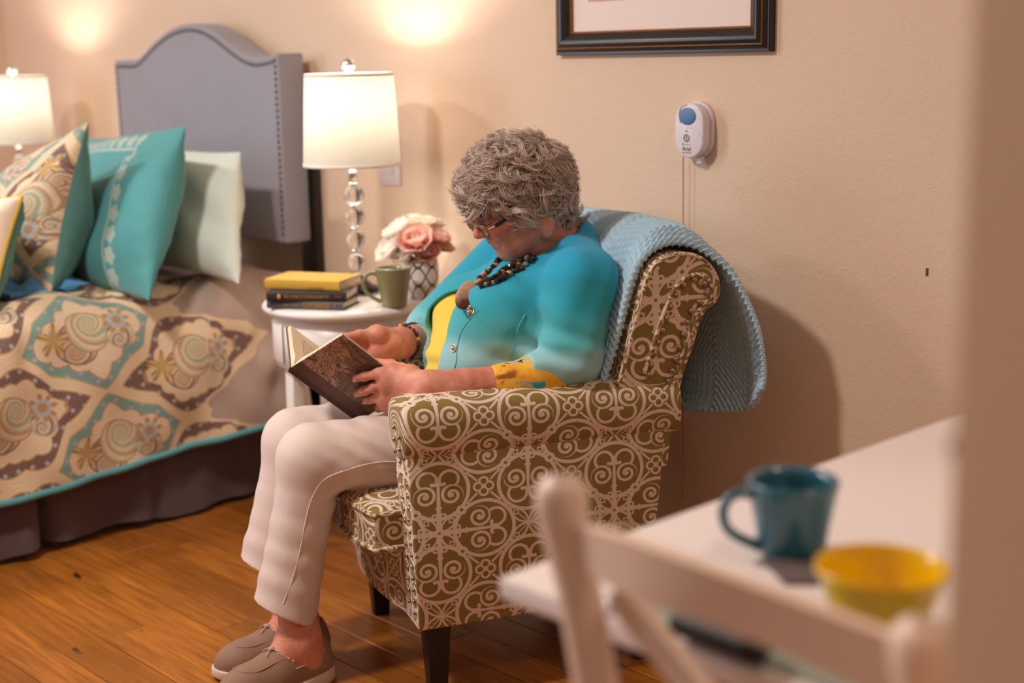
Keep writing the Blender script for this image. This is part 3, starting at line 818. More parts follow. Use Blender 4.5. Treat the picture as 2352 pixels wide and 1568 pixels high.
for k, (px, py, r, kind, bk) in enumerate([(955, 556, .054, 'pink', -.035), (900, 572, .050, 'white', -.01), (918, 532, .050, 'white', .01), (962, 524, .050, 'cream', .02), (1000, 548, .044, 'pink', .0), (1012, 566, .040, 'beige', .02), (992, 520, .040, 'white', .04), (930, 582, .044, 'white', -.02), (978, 580, .042, 'pink', -.02), (940, 512, .036, 'white', .03)]):
    c = fpos(px, py, bk); blossom(c, r, kind, (c - (fc - np.array([0, 0, .05]))) + vw*.03, k+3)
M_LEAF = plain('yellow_green_leaf', (176, 162, 70), .6)
for px, py, ex, ey in ((902, 530, 890, 520), (940, 502, 930, 494)):
    a, b_ = fpos(px, py), fpos(ex, ey)
    bar('leaf', a, b_, .010, .0015, M_LEAF, pot, side=UP, w1=.002)
V, F = merge([tube_mesh([(fp[0]+.01*math.cos(q), fp[1]+.01*math.sin(q), NZ+.07), (fp[0]+.03*math.cos(q), fp[1]+.03*math.sin(q), NZ+.12)], .003, 6) for q in (0, 1.3, 2.6, 3.9, 5.1)])
mesh('stems', V, F, plain('green_stem', (70, 96, 54), .6), pot)

# ------------------------------------------------------------------ things on the wall
M_PLATE = plain('white_plastic', (228, 218, 226), .35, vary=.01)
p0, p1 = ony(877, 423, WALL_Y), ony(923, 421, WALL_Y)
sw = thing('light_switch', 'white switch plate on the wall just behind the lit lamp', 'light switch', ((p0[0]+p1[0])/2, WALL_Y, p0[2]))
box('plate', (p0[0], WALL_Y-.006, p0[2]), (p1[0], WALL_Y, p0[2]+.128), M_PLATE, sw, bevel=.003)
cx = (p0[0]+p1[0])/2; box('rocker', (cx-.016, WALL_Y-.010, p0[2]+.030), (cx+.016, WALL_Y-.005, p0[2]+.098), M_PLATE, sw, bevel=.002)

# call unit
DF = WALL_Y - .038
l, r_, tp, bt = ony(1549.5, 300, DF), ony(1615, 300, DF), ony(1582, 236.5, DF), ony(1580, 363, DF)
dcx, dw, dz0, dz1 = (l[0]+r_[0])/2, (r_[0]-l[0])/2, bt[2], tp[2]
dev = thing('call_button', 'white wall call unit with blue oval button and pull cord right of the woman', 'call button', (dcx, WALL_Y, (dz0+dz1)/2))
def stadium(cx, w, z0, z1, y0, y1, name, mat, bev=.004, grow=0):
    w += grow; z0 -= grow; z1 += grow
    pts = []
    for q in np.linspace(0, np.pi, 15): pts.append((cx+w*math.cos(q), z1-w+w*math.sin(q)))
    for q in np.linspace(np.pi, 2*np.pi, 15): pts.append((cx+w*math.cos(q), z0+w+w*math.sin(q)))
    bm = bmesh.new(); vs = [bm.verts.new((x, y0, z)) for x, z in pts]; f = bm.faces.new(vs)
    e = bmesh.ops.extrude_face_region(bm, geom=[f]); bmesh.ops.translate(bm, verts=[g for g in e['geom'] if isinstance(g, bmesh.types.BMVert)], vec=(0, y1-y0, 0))
    bmesh.ops.recalc_face_normals(bm, faces=bm.faces)
    o = from_bm(name, bm, mat, dev, bevel=bev, seg=3); return auto_smooth(o, 40)
stadium(dcx, dw, dz0, dz1, DF, WALL_Y-.013, 'housing', M_PLATE)
stadium(dcx, dw, dz0, dz1, WALL_Y-.012, WALL_Y, 'back_plate', M_PLATE, .003, .003)
M_BTN = plain('slate_blue_rubber', (88, 126, 172), .5)
bc = ony(1579, 267, DF); V, F = ball_mesh((bc[0], DF-.0005, bc[2]), 1, 28, 16, (.0235, .004, .0185)); mesh('button', V, fix_tri(F), M_BTN, dev)
M_GREYP = plain('grey_plastic', (150, 140, 132), .5); M_BLACKP = plain('black_print', (40, 36, 42), .7)
c = ony(1577, 317, DF); 
V, F = tube_mesh([(c[0]+.0072*math.cos(q), DF-.0008, c[2]+.0072*math.sin(q)) for q in np.linspace(0, 2*np.pi, 25)[:-1]], .0013, 6, closed=True); mesh('screw_ring', V, F, M_GREYP, dev)
box('screw_slot', (c[0]-.0012, DF-.0015, c[2]-.005), (c[0]+.0012, DF-.0002, c[2]+.005), M_GREYP, dev, bevel=.0003)
c = ony(1577, 301, DF); V, F = ball_mesh((c[0], DF-.0003, c[2]), .0022, 10, 6, (1, .5, 1)); mesh('indicator', V, fix_tri(F), M_BLACKP, dev)
for dx, dz in ((1599, 265), (1599, 273), (1606, 273)):
    c = ony(dx, dz, DF); V, F = ball_mesh((c[0], DF-.0001, c[2]), .0009, 8, 5, (1, .5, 1)); mesh('speaker_hole', V, fix_tri(F), M_GREYP, dev)
arc = [ony(px, py, DF-.0006) for px, py in ((1563, 282), (1560, 268), (1561, 255), (1567, 245), (1578, 240))]; tube('groove', smooth_path(np.array(arc), 14), .0008, M_GREYP, dev, n=6)
arc = [ony(px, py, DF-.0006) for px, py in ((1577, 293), (1590, 293), (1602, 301), (1610, 313), (1612, 321))]; tube('groove', smooth_path(np.array(arc), 14), .0007, M_PLATE, dev, n=6)
c = ony(1577, 343, DF); text_mesh('lettering', 'Arial', .0135, basis((1, 0, 0), (0, 0, 1), (c[0], DF-.0003, c[2]+.001)), M_BLACKP, dev, .0002, .95)
c = ony(1577, 350.5, DF); box('underline', (c[0]-.012, DF-.0006, c[2]-.0007), (c[0]+.013, DF, c[2]+.0004), M_BLACKP, dev, bevel=0)
c = ony(1576, 337, DF); 
for k in range(4): box('logo_bar', (c[0]-.010+.006*k, DF-.0006, c[2]+.004), (c[0]-.0075+.006*k, DF, c[2]+.0055+.002*(k == 0)), M_BLACKP, dev, bevel=0)
c = ony(1600, 372, DF+.01); box('latch', (c[0]-.007, WALL_Y-.022, c[2]-.004), (c[0]+.007, WALL_Y-.008, c[2]+.012), M_PLATE, dev, bevel=.002)
M_CORD = plain('red_pull_cord', (186, 118, 96), .7)
ct = ony(1568, 360, WALL_Y-.02); tube('pull_cord', [(ct[0], WALL_Y-.018, ct[2]), (ct[0], WALL_Y-.016, ct[2]-.3), (ct[0], WALL_Y-.014, .22)], .0011, M_CORD, dev, n=6)

# framed picture: mitred black moulding with gilt edge, mat and print (only its foot is in view)
M_FRAME = plain('black_brown_lacquer', (34, 26, 24), .28, vary=.25, scale=30); M_GILT = plain('worn_gilt', (150, 96, 46), .45, metal=.5, vary=.3, scale=60)
M_MATB = plain('white_mat_board', (238, 222, 216), .85, vary=.01); 
FY = WALL_Y - .030
fl, fr_ = ony(1270, 128, FY+.004), ony(1762, 118, FY+.004)
fx0, fx1, fz0, fz1 = fl[0], fr_[0], (fl[2]+fr_[2])/2, (fl[2]+fr_[2])/2+.50
pic = thing('framed_picture', 'dark wood framed picture with gilt edge on the wall above the woman', 'picture', ((fx0+fx1)/2, WALL_Y, fz0))
def moulding(prof, mat, name):
    pr = np.array(prof); k = len(pr)
    for side in range(4):
        cs = [(fx0, fz0), (fx1, fz0), (fx1, fz1), (fx0, fz1)]; a, b_ = cs[side], cs[(side+1) % 4]
        ins = [(1, 1), (-1, 1), (-1, -1), (1, -1)]; ia, ib = ins[side], ins[(side+1) % 4]
        V = [(a[0]+d*ia[0], WALL_Y-h, a[1]+d*ia[1]) for d, h in pr] + [(b_[0]+d*ib[0], WALL_Y-h, b_[1]+d*ib[1]) for d, h in pr]
        o = mesh(name, np.array(V), [(i, i+1, i+1+k, i+k) for i in range(k-1)], mat, pic); 
        bm = bmesh.new(); bm.from_mesh(o.data); bmesh.ops.recalc_face_normals(bm, faces=bm.faces); bm.to_mesh(o.data); bm.free(); auto_smooth(o, 50)
moulding([(0, 0), (0, .014), (.003, .018), (.006, .018), (.008, .021), (.012, .023), (.014, .025), (.0145, .025)], M_FRAME, 'outer_moulding')
moulding([(.0142, .025), (.0155, .0262), (.017, .0255)], M_GILT, 'gilt_line')
moulding([(.0168, .0255), (.020, .029), (.026, .030), (.034, .027), (.042, .021), (.049, .017)], M_FRAME, 'inner_moulding')
moulding([(.0488, .017), (.050, .0172), (.0525, .014), (.053, .010)], M_GILT, 'gilt_lip')
box('mat_board', (fx0+.045, WALL_Y-.010, fz0+.045), (fx1-.045, WALL_Y-.006, fz1-.045), M_MATB, pic, bevel=0)
M_PRINT = plain('faded_rose_print', (206, 162, 158), .8, vary=.3, scale=40)
pa = ony(1352, 6, WALL_Y-.010)
box('print', (pa[0], WALL_Y-.0112, pa[2]+.002), (fx1-(pa[0]-fx0), WALL_Y-.010, fz1-.11), M_PRINT, pic, bevel=0)
# ------------------------------------------------------------------ armchair with scroll print
def L(u, v, z):
    u, v, z = np.broadcast_arrays(np.asarray(u, float), np.asarray(v, float), np.asarray(z, float))
    return CA + u[..., None]*CU + v[..., None]*CV + np.stack([0*z, 0*z, z], -1)
def scroll_mat():
    mt, nt, b = new_mat('olive_and_cream_scroll_print', (.5, .5, .5), .85); b.inputs['Sheen Weight'].default_value = .15
    X, Y = uvs(nt)
    wob = E(nt, noise(nt, 60, 2)); 
    x = ((X + .5).mod(1.0) - .5).abs(); y = ((Y + .5).mod(1.0) - .5).abs()
    o = (x + y).gt(.5)
    x1 = sel(o, .5 - x, x); y1 = sel(o, .5 - y, y)
    x = x1.max(y1); y = x1.min(y1)
    s2 = math.sqrt(.5)
    # ring
    d = ((hyp(x - .25, y) - .166).abs() - .0105)
    # spirals, one either side of the ring's axis
    sx, sy = x - .222, y - .074
    r = hyp(sx, sy); th = sy.atan2(sx)
    t = (r - .060 - th*(.036/(2*math.pi))).mod(.036)
    arm = (t - .018).abs()*-1 + .0095
    arm = arm.max(r - .064).max(.0125 - r)
    d = d.min(arm).min((r - .0125))
    # outer C scroll towards the far end of the ring
    cx_, cy_ = x - .315, y - .060
    rc = hyp(cx_, cy_)
    cs = ((rc - .052).abs() - .0085).max(.280 - x)
    d = d.min(cs)
    # axis with cross bars
    d = d.min((y - (.016 - x*.03)).max(x - .335))
    d = d.min(((x - .292).abs() - .007).max(y - .034)).min(((x - .150).abs()-.006).max(y-.018))
    d = d.min(hyp(x - .292, y - .034) - .0105)
    # rosette: fleur curls and a leaf along the diagonal
    d = d.min((hyp(x - .100, y - .024).__sub__(.0135)).abs() - .0055)
    a = (x + y)*s2; b_ = (x - y).abs()*s2
    def leaf(a, b_, c, Lh, w, th_):
        rr = (Lh*Lh+w*w)/(2*w); 
        return ((hyp(a - c, b_ + (rr-w)) - rr).abs() - th_)
    lf = leaf(a, b_, .075, .062, .027, .0062)
    d = d.min(lf)
    d = d.min(((a - .098).abs() + b_ - .017).abs()*s2 - .0040)
    d = d.min(a - .030)
    d = d.max((((a).abs() + b_) - .010)*-1)
    # crossed leaves at the half-way points
    x2 = .5 - x; a2 = (x2 + y)*s2; b2 = (x2 - y).abs()*s2
    d = d.min(leaf(a2, b2, .072, .070, .028, .0062)).min(((a2-.098).abs()+b2-.017).abs()*s2-.004)
    d = d.min((b2 - .0035).max(a2 - .075))
    # quatrefoil and its four rays
    qx, qy = (x - .25).abs(), (y - .25).abs()
    q = (hyp(qx - .030, qy) - .0235).min(hyp(qx, qy - .030) - .0235)
    d = d.min(q.abs() - .0068)
    rq = hyp(qx, qy)
    d = d.min(((qx - qy).abs()*s2 - .0065).max(.052 - rq).max(rq - .135))
    # lens shaped fillet where rings touch
    d = d.min(hyp(x - .125, y - .125) - .030).max((((x-.125).abs()+(y-.125).abs()) - .012)*-1)
    fac = (d + .0003).below(.0022)
    olive = mix(nt, noise(nt, 6, 3), lin((130, 106, 48)), lin((142, 118, 56)))
    cream = mix(nt, noise(nt, 9, 3), lin((224, 198, 182)), lin((234, 210, 196)))
    nt.links.new(mix(nt, fac, olive, cream), b.inputs['Base Color'])
    xx, yy, zz = xyz(nt)
    k = bump(nt, b, ((xx+yy)*2600).sin()*(zz*2600).sin(), .12, .0004)
    bump(nt, b, fac, .12, .0006, k)
    return mt
M_SCROLL = scroll_mat()
PU, PZ, U0, Z0 = .360, .330, .046, .341
def chair_uv(o, du=0., dz=0.):
    """project the print along whichever chair axis the face looks"""
    me = o.data; W = world_of(o); N3 = np.array(W.to_3x3())
    co = np.zeros(len(me.vertices)*3); me.vertices.foreach_get('co', co); co = co.reshape(-1, 3)
    co = co @ N3.T + np.array(W.translation)
    q = co - CA; u, v, z = q@CU, q@CV, co[:, 2]
    lay = me.uv_layers.get('UVMap') or me.uv_layers.new(name='UVMap')
    for p in me.polygons:
        n = np.array(p.normal) @ N3.T; a = abs(n@CU), abs(n@CV), abs(n[2])
        k = int(np.argmax((a[0], a[1]*1.05, a[2])))
        for li in p.loop_indices:
            i = me.loops[li].vertex_index
            if k == 1: uv = ((u[i]-U0)/PU, (z[i]-Z0)/PZ)
            elif k == 0: uv = ((v[i]-.22)/PU, (z[i]-Z0+.02)/PZ)
            else: uv = ((u[i]-U0)/PU, (v[i]+.02)/PZ)
            lay.data[li].uv = (uv[0]+du, uv[1]+dz)
def cbox(name, lo, hi, parent, bevel=.02, seg=4, sub=None, mat=None, taper=None):
    (u0, v0, z0), (u1, v1, z1) = lo, hi
    cs = [L(a, b, c) for c in (z0, z1) for a, b in ((u0, v0), (u1, v0), (u1, v1), (u0, v1))]
    o = hexa(cs, name, mat or M_SCROLL, parent, bevel, seg)
    return o
CWID = .56
ac = thing('armchair', 'armchair in olive and cream scroll fabric with nailhead trim and dark legs', 'armchair', L(.28, CWID/2, 0))
# near and far arm panels (sides), raked at the back
def side_panel(v0, v1, name='side_panel'):
    pts = [pu(963, 1452, 0)[[0, 2]], (-.006, .33), (-.012, .50), (.520, .50), pu(1512, 1180, 0)[[0, 2]], pu(1497, 1364, 0)[[0, 2]]]
    bm = bmesh.new(); vs = [bm.verts.new(tuple(L(a, v0, b))) for a, b in pts]; f = bm.faces.new(vs)
    e = bmesh.ops.extrude_face_region(bm, geom=[f]); dv = CV*(v1-v0)
    bmesh.ops.translate(bm, verts=[g for g in e['geom'] if isinstance(g, bmesh.types.BMVert)], vec=tuple(dv))
    bmesh.ops.recalc_face_normals(bm, faces=bm.faces)
    o = from_bm(name, bm, M_SCROLL, ac, bevel=.007, seg=3); auto_smooth(o, 40); chair_uv(o); return o
side_panel(0, .095); side_panel(CWID-.095, CWID)
# rolled arms with a rounded front end
def arm(vc, flip):
    nth, nu = 36, 44
    us = np.concatenate([np.linspace(-.020, .02, 12), np.linspace(.03, .545, nu-12)])
    V = np.zeros((nu, nth, 3)); UV = np.zeros((nu, nth, 2))
    th = np.linspace(-np.pi/2, 1.5*np.pi, nth)
    for i, u in enumerate(us):
        k = min(1.0, max(.0, (u+.020)/.035)); s = math.sqrt(max(1-(1-k)**2, 0))*.22+.78 if k < 1 else 1.0
        if i == 0: s = .70
        cv = np.cos(th); sv = np.sin(th); pw = .72
        dv = np.sign(cv)*np.abs(cv)**pw*.067*s; dz = np.sign(sv)*np.abs(sv)**pw*.062*s
        z = .5385 + dz - .004*(1-s)*0
        V[i] = L(u + 0*th, vc + flip*(-.004) + flip*dv*1.0, z)
        arc = np.concatenate([[0], np.cumsum(np.hypot(np.diff(dv), np.diff(dz)))])
        UV[i, :, 0] = (u-U0)/PU; UV[i, :, 1] = (arc*(1 if flip < 0 else 1) + .115)/PZ
    F = grid_faces(nu, nth)
    cap0 = L(-.0205, vc, .5385); Vv = np.vstack([V.reshape(-1, 3), cap0]); k = len(Vv)-1
    Fl = [tuple(f) for f in F] + [(k, i+1, i) for i in range(nth-1)]
    uvv = np.vstack([UV.reshape(-1, 2), [(-.0205-U0)/PU, 0]])
    o = mesh('arm', Vv, Fl, M_SCROLL, ac, uv=uvv)
    bm = bmesh.new(); bm.from_mesh(o.data); bmesh.ops.recalc_face_normals(bm, faces=bm.faces); bm.to_mesh(o.data); bm.free()
    return o
arm(.050, -1); arm(CWID-.050, 1)
# front rail (gently bowed) under the cushion
nb, nz = 28, 8
vv = np.linspace(.085, CWID-.02, nb); zz = np.linspace(.152, .30, nz)
VV, ZZ = np.meshgrid(vv, zz, indexing='ij'); q = (VV-vv[0])/(vv[-1]-vv[0])
UU = .006 - .030*np.sin(np.pi*np.clip(q, 0, 1))**1.0 - (ZZ-.15)*.10 + .10*np.clip((q-.93)/.07, 0, 1)**2
o = mesh('front_rail', L(UU, VV, ZZ).reshape(-1, 3), grid_faces(nb, nz)[:, ::-1], M_SCROLL, ac, uv=np.stack([(VV-.22)/PU, (ZZ-Z0+.02)/PZ], -1).reshape(-1, 2))
cbox('seat_base', (.02, .08, .152), (.485, CWID-.08, .27), ac, .01)
for v in (.0,): pass
chair_uv(bpy.data.objects['seat_base'])
# seat cushion with piping
nc = 40
a = np.sin(np.linspace(-np.pi/2, np.pi/2, nc)); A, B = np.meshgrid(a, a, indexing='ij')
cu, cv_, hu, hv = .165, .284, .235, .193
rounda = np.sqrt((1-A**4).clip(0)); 
uu = cu + hu*A*(1-.04*B**4) ; vv_ = cv_ + hv*B*np.where(A < -.45, 1+.10*np.clip((-A-.45)/.2, 0, 1), 1)
topz = .368 + .030*((1-A**6)*(1-B**6)).clip(0)**.5; botz = .300 - .030*((1-A**6)*(1-B**6)).clip(0)**.5
bow = -.020*(1-B**2)*np.clip(-A, 0, 1)
V = np.concatenate([L(uu+bow, vv_, topz).reshape(-1, 3), L(uu+bow, vv_, botz).reshape(-1, 3)])
G = grid_faces(nc, nc); n0 = nc*nc; I = np.arange(n0).reshape(nc, nc)
def st(x): return np.stack([x[:-1], x[1:], x[1:]+n0, x[:-1]+n0], -1)
ring = np.concatenate([I[0, :], I[1:, -1], I[-1, ::-1][1:], I[::-1, 0][1:]])
o = mesh('seat_cushion', V, np.vstack([G, G[:, ::-1]+n0, st(ring)]), M_SCROLL, ac)
bm = bmesh.new(); bm.from_mesh(o.data); bmesh.ops.recalc_face_normals(bm, faces=bm.faces); bm.to_mesh(o.data); bm.free(); chair_uv(o, .12, .25)
for zz_ in (topz, botz):
    rp = L(uu+bow, vv_, zz_ + (.001 if zz_ is topz else -.001)).reshape(-1, 3)[ring[:-1]]
    tp_ = tube('cushion_piping', rp, .0055, M_SCROLL, ac, n=8, closed=True); chair_uv(tp_, .3, .1)
# back: a raked slab that rolls over at the top
prof_px = [(1440, 1100), (1418, 905), (1426, 868), (1446, 795), (1464, 725), (1480, 660), (1498, 617), (1528, 590), (1565, 581), (1603, 587), (1634, 610), (1652, 648), (1647, 686), (1624, 708), (1606, 735), (1591, 790), (1566, 862), (1548, 950), (1532, 1080)]
bp = np.array([pu(px, py, 0)[[0, 2]] for px, py in prof_px]); bp = smooth_path(bp, 76)
nvb = 14; vb = np.linspace(0, CWID, nvb)
arcl = np.concatenate([[0], np.cumsum(np.hypot(*np.diff(bp, axis=0).T))])
Vb = np.zeros((nvb, len(bp), 3)); UVb = np.zeros((nvb, len(bp), 2))
cen = bp.mean(0)
for i, v in enumerate(vb):
    e = min(v, CWID-v); k = 1 - .035*max(0, 1-e/.012)**2
    pr = cen + (bp-cen)*k
    Vb[i] = L(pr[:, 0], v, pr[:, 1]); UVb[i, :, 0] = (v-.10)/PU; UVb[i, :, 1] = (arcl-.14)/PZ
o = mesh('back', Vb.reshape(-1, 3), grid_faces(nvb, len(bp)), M_SCROLL, ac, uv=np.stack([UVb[..., 0], UVb[..., 1]], -1).reshape(-1, 2))
bm = bmesh.new(); bm.from_mesh(o.data); bmesh.ops.recalc_face_normals(bm, faces=bm.faces); bm.to_mesh(o.data); bm.free()
for v, nm in ((0.001, 'back_end_panel'), (CWID-.001, 'back_end_panel')):
    pr = cen + (bp-cen)*.965
    Ve = L(pr[:, 0], v, pr[:, 1]); o = mesh(nm, Ve, [tuple(range(len(bp)))], M_SCROLL, ac, uv=np.stack([(pr[:, 0]-U0)/PU*.8, (pr[:, 1]-Z0)/PZ*.8], -1), smooth=False)
M_PIPE = M_SCROLL
pr = cen + (bp-cen)*.985
pp = tube('back_piping', L(pr[:, 0], .004+0*pr[:, 0], pr[:, 1])[6:70], .0045, M_SCROLL, ac, n=8); chair_uv(pp)
# nailheads: each one a stud of its own
M_STUD = plain('brushed_nickel_stud', (176, 152, 136), .28, metal=1, vary=.05)
sv, sf = ball_mesh((0, 0, 0), 1, 12, 8); stud = mesh('nailhead', sv, fix_tri(sf), M_STUD); STUD = stud.data; bpy.data.objects.remove(stud)
def add_stud(p, n, r, parent):
    o = bpy.data.objects.new('nailhead', STUD); COL.objects.link(o)
    o.matrix_basis = Matrix.Translation(tuple(p)) @ Vector(tuple(n)).to_track_quat('Z', 'Y').to_matrix().to_4x4() @ Matrix.Diagonal((r, r, r*.62, 1))
    adopt(o, parent)
Z_ = 3.0145
for x, y in ((1040, 490), (968, 525), (915, 595), (877, 677), (848, 757), (820, 840), (793, 925), (768, 1000), (743, 1080), (722, 1148), (1110, 515), (1125, 580), (1075, 643), (1020, 707), (992, 785), (965, 868), (935, 957), (908, 1040), (888, 1120), (860, 1192)):
    add_stud(at(1250+x/Z_, 480+y/Z_, -.002), -CV, .0062, ac)
np_px = [(1040, 490), (968, 525), (915, 595), (877, 677), (848, 757), (820, 840), (793, 925), (768, 1000), (743, 1080), (722, 1148)][::-1] + [(1110, 515), (1125, 580), (1075, 643), (1020, 707), (992, 785), (965, 868), (935, 957), (908, 1040), (888, 1120), (860, 1192)]
wp = smooth_path(np.array([pu(1250+x/Z_, 480+y/Z_, 0)[[0, 2]] for x, y in np_px]), 80)
tg = np.gradient(wp, axis=0); nr2 = np.stack([-tg[:, 1], tg[:, 0]], 1); nr2 /= np.linalg.norm(nr2, axis=1)[:, None]
if nr2[20]@(wp[20]-wp.mean(0)) < 0: nr2 = -nr2
wo = wp + nr2*.0105
wt = tube('panel_welt', L(wo[:, 0], -.0005+0*wo[:, 0], wo[:, 1]), .0042, M_SCROLL, ac, n=8); chair_uv(wt, .2, .35)
for k in range(17):
    for v, off in ((.013, 0), (.047, .5)):
        z = .185 + (k+off)*.0232
        if z < .555: add_stud(L(-.004 - .022*max(0, (z-.15))*.9 - (.012 if z > .48 else 0), v, z), -CU, .0046, ac)
# legs
for u, v, lu in ((.045, .045, 0), (.045, CWID-.075, 0), (.44, .05, .05), (.44, CWID-.075, .05)):
    bar('leg', L(u, v, .165), L(u+lu, v, 0), .052, .052, M_LEG, ac, side=tuple(CU), w1=.034, t1=.034)

# ------------------------------------------------------------------ knitted throw over the back
def throw_mat():
    mt, nt, b = new_mat('sky_blue_chenille_knit', lin((150, 190, 214)), .85); b.inputs['Sheen Weight'].default_value = .35
    c0, c1 = lin((164, 204, 228)), lin((194, 224, 240))
    nt.links.new(mix(nt, noise(nt, 26, 4), c0, c1), b.inputs['Base Color'])
    bump(nt, b, noise(nt, 500, 3), .35, .002); return mt
front_l = [pu(1404, 890, 0)[[0, 2]]] + [p for p in bp[12:40]]
off = []
T_ = np.gradient(bp, axis=0); Nn = np.stack([-T_[:, 1], T_[:, 0]], 1); Nn /= np.linalg.norm(Nn, axis=1)[:, None]
if (Nn[30]@(bp[30]-cen)) < 0: Nn = -Nn
ob = bp + Nn*.013
hang = np.array([(.650, .80), (.676, .745), (.695, .68), (.706, .61), (.708, .55), (.700, .515)])
top_i = int(np.argmax(ob[:, 1]))
pathA = np.vstack([ob[4:top_i+9:3], hang])
ns_, nv_ = 420, 300
pa_ = smooth_path(pathA, ns_); sl_ = np.concatenate([[0], np.cumsum(np.hypot(*np.diff(pa_, axis=0).T))])
sgrid = np.linspace(0, sl_[-1], ns_); pa_ = np.stack([np.interp(sgrid, sl_, pa_[:, k]) for k in (0, 1)], 1)
S, Q = np.meshgrid(np.linspace(0, 1, ns_), np.linspace(0, 1, nv_), indexing='ij')
v0 = np.interp(S[:, 0], [0, .36, .47, .55, .65, .8, 1], [.022, .026, .030, .012, -.010, -.03, -.03])
v1 = np.interp(S[:, 0], [0, 1], [.50, .55])
Vv = v0[:, None] + (v1-v0)[:, None]*Q
Uc = np.repeat(pa_[:, :1], nv_, 1); Zc = np.repeat(pa_[:, 1:], nv_, 1)
drp = np.clip((S-.55)/.45, 0, 1)
Uc = Uc + drp*(.016*np.sin(Q*11+.6)-.05*Q) ; Zc = Zc + .042*(1-np.exp(-Q/.10))*(1-.55*Q)*np.exp(-((S-.49)/.15)**2) - drp*Q*.115 + drp**2*.05*np.clip(1-Q/.12, 0, 1)**2
front = np.clip((.40-S)/.40, 0, 1); Uc = Uc - front*(.012*np.abs(np.sin(Q*7+.5)) ) + .006*np.sin(Q*16)*np.exp(-((S-.35)/.2)**2)
P3 = L(Uc, Vv, Zc)
nrm = np.cross(np.gradient(P3, axis=0), np.gradient(P3, axis=1)); nrm /= np.linalg.norm(nrm, axis=-1)[..., None]
if nrm[int(ns_*.45), nv_//2, 2] < 0: nrm = -nrm
sm = S*sl_[-1]; vm = Q*.50
# chevron of rope stitches
zig = np.abs(((vm+.03)/.16) % 1.0 - .5)*2*.08
row = (sm*1.0 + zig*1.2)/.0140; col_ = vm/.0150
ph = row - np.floor(row); st_ = np.sin(np.pi*ph)
tw = .5+.5*np.cos(2*np.pi*(col_ + ph*.9*np.sign(((vm+.03)/.16) % 1.0 - .5)))
P3 = P3 + nrm*(.0115*(st_**.65)*(.55+.45*tw**.6))[..., None]
inn = P3 - nrm*.009
n0 = ns_*nv_; G = grid_faces(ns_, nv_); I = np.arange(n0).reshape(ns_, nv_)
def st(x): return np.stack([x[:-1], x[1:], x[1:]+n0, x[:-1]+n0], -1)
ring = np.concatenate([I[0, :], I[1:, -1], I[-1, ::-1][1:], I[::-1, 0][1:]])
thr = mesh('throw_blanket', np.concatenate([P3.reshape(-1, 3), inn.reshape(-1, 3)]), np.vstack([G, G[:, ::-1]+n0, st(ring)]), throw_mat())
bm = bmesh.new(); bm.from_mesh(thr.data); bmesh.ops.recalc_face_normals(bm, faces=bm.faces); bm.to_mesh(thr.data); bm.free()
tag(thr, 'sky blue chevron knit throw draped over the back of the armchair', 'blanket')
# ------------------------------------------------------------------ white table in the foreground
M_TABLE = plain('white_laminate', (236, 222, 218), .3, vary=.012, scale=6)
M_FOLD = plain('white_painted_chair_wood', (246, 216, 196), .35, vary=.02, scale=12)
TX, TY, TZ = -.914, .829, .75
tb = thing('table', 'white rectangular table in the foreground with mug and bowl on it', 'table', (-.35, 1.25, 0))
box('table_top', (TX, TY, TZ-.022), (.25, 1.78, TZ), M_TABLE, tb, bevel=.004)
box('apron', (TX+.33, TY+.05, TZ-.10), (.20, TY+.07, TZ-.022), M_TABLE, tb, bevel=.002)
box('apron', (TX+.30, TY+.07, TZ-.10), (TX+.32, 1.70, TZ-.022), M_TABLE, tb, bevel=.002)
for x, y in ((TX+.33, TY+.08), (TX+.33, 1.67), (.16, TY+.08), (.16, 1.67)):
    bar('leg', (x, y, TZ-.022), (x, y, 0), .05, .05, M_TABLE, tb, w1=.035, t1=.035)
def z_at(base, px_y, r=0):
    """height of the point straight above base that shows at image row px_y"""
    lo, hi = base[2], base[2]+.4
    for _ in range(40):
        mid = (lo+hi)/2; d = np.array([base[0], base[1], mid])-O; zc = d@FW; yy = 784-FPX*(d@UP)/zc
        if yy > px_y: lo = mid
        else: hi = mid
    return mid
def scale_at(p): return FPX/((np.asarray(p)-O)@FW)
bp_ = onz(1818, 1268, TZ+.0005); sc_ = scale_at(bp_+np.array([0, 0, .05]))
mh = z_at(bp_, 1097)-bp_[2]
IMG_L = math.atan2(-RT[1], -RT[0])
mug('mug', 'teal blue mug on the white table in the foreground', bp_, 77/sc_, 106/sc_, mh, glaze('teal_glaze', (44, 104, 124), rough=.15), IMG_L+.25, hs=.95, rim_w=.005)
# yellow bowl with a rounded rim
M_YEL = glaze('sunflower_glaze', (246, 202, 18), rough=.12)
rz = TZ+.062; rc = onz(2024, 1302, rz); sb = scale_at(rc); br = 151/sb
bl = thing('bowl', 'small yellow bowl on the white table beside the teal mug', 'bowl', (rc[0], rc[1], TZ))
pr_ = [(.001, TZ+.0005), (br*.50, TZ+.0005), (br*.52, TZ+.005), (br*.62, TZ+.012), (br*.80, TZ+.032), (br*.92, TZ+.052), (br*.985, rz-.004), (br, rz-.001), (br*.985, rz+.002), (br*.95, rz), (br*.90, rz-.008), (br*.78, rz-.028), (br*.55, rz-.046), (.001, TZ+.010)]
lathe('bowl_body', [(r, z) for r, z in smooth_path(np.array(pr_), 70)], (rc[0], rc[1], 0), M_YEL, bl, n=72)
lathe('foot_ring', [(br*.46, TZ), (br*.52, TZ), (br*.52, TZ+.007), (br*.46, TZ+.007), (br*.46, TZ)], (rc[0], rc[1], 0), M_YEL, bl, n=48)
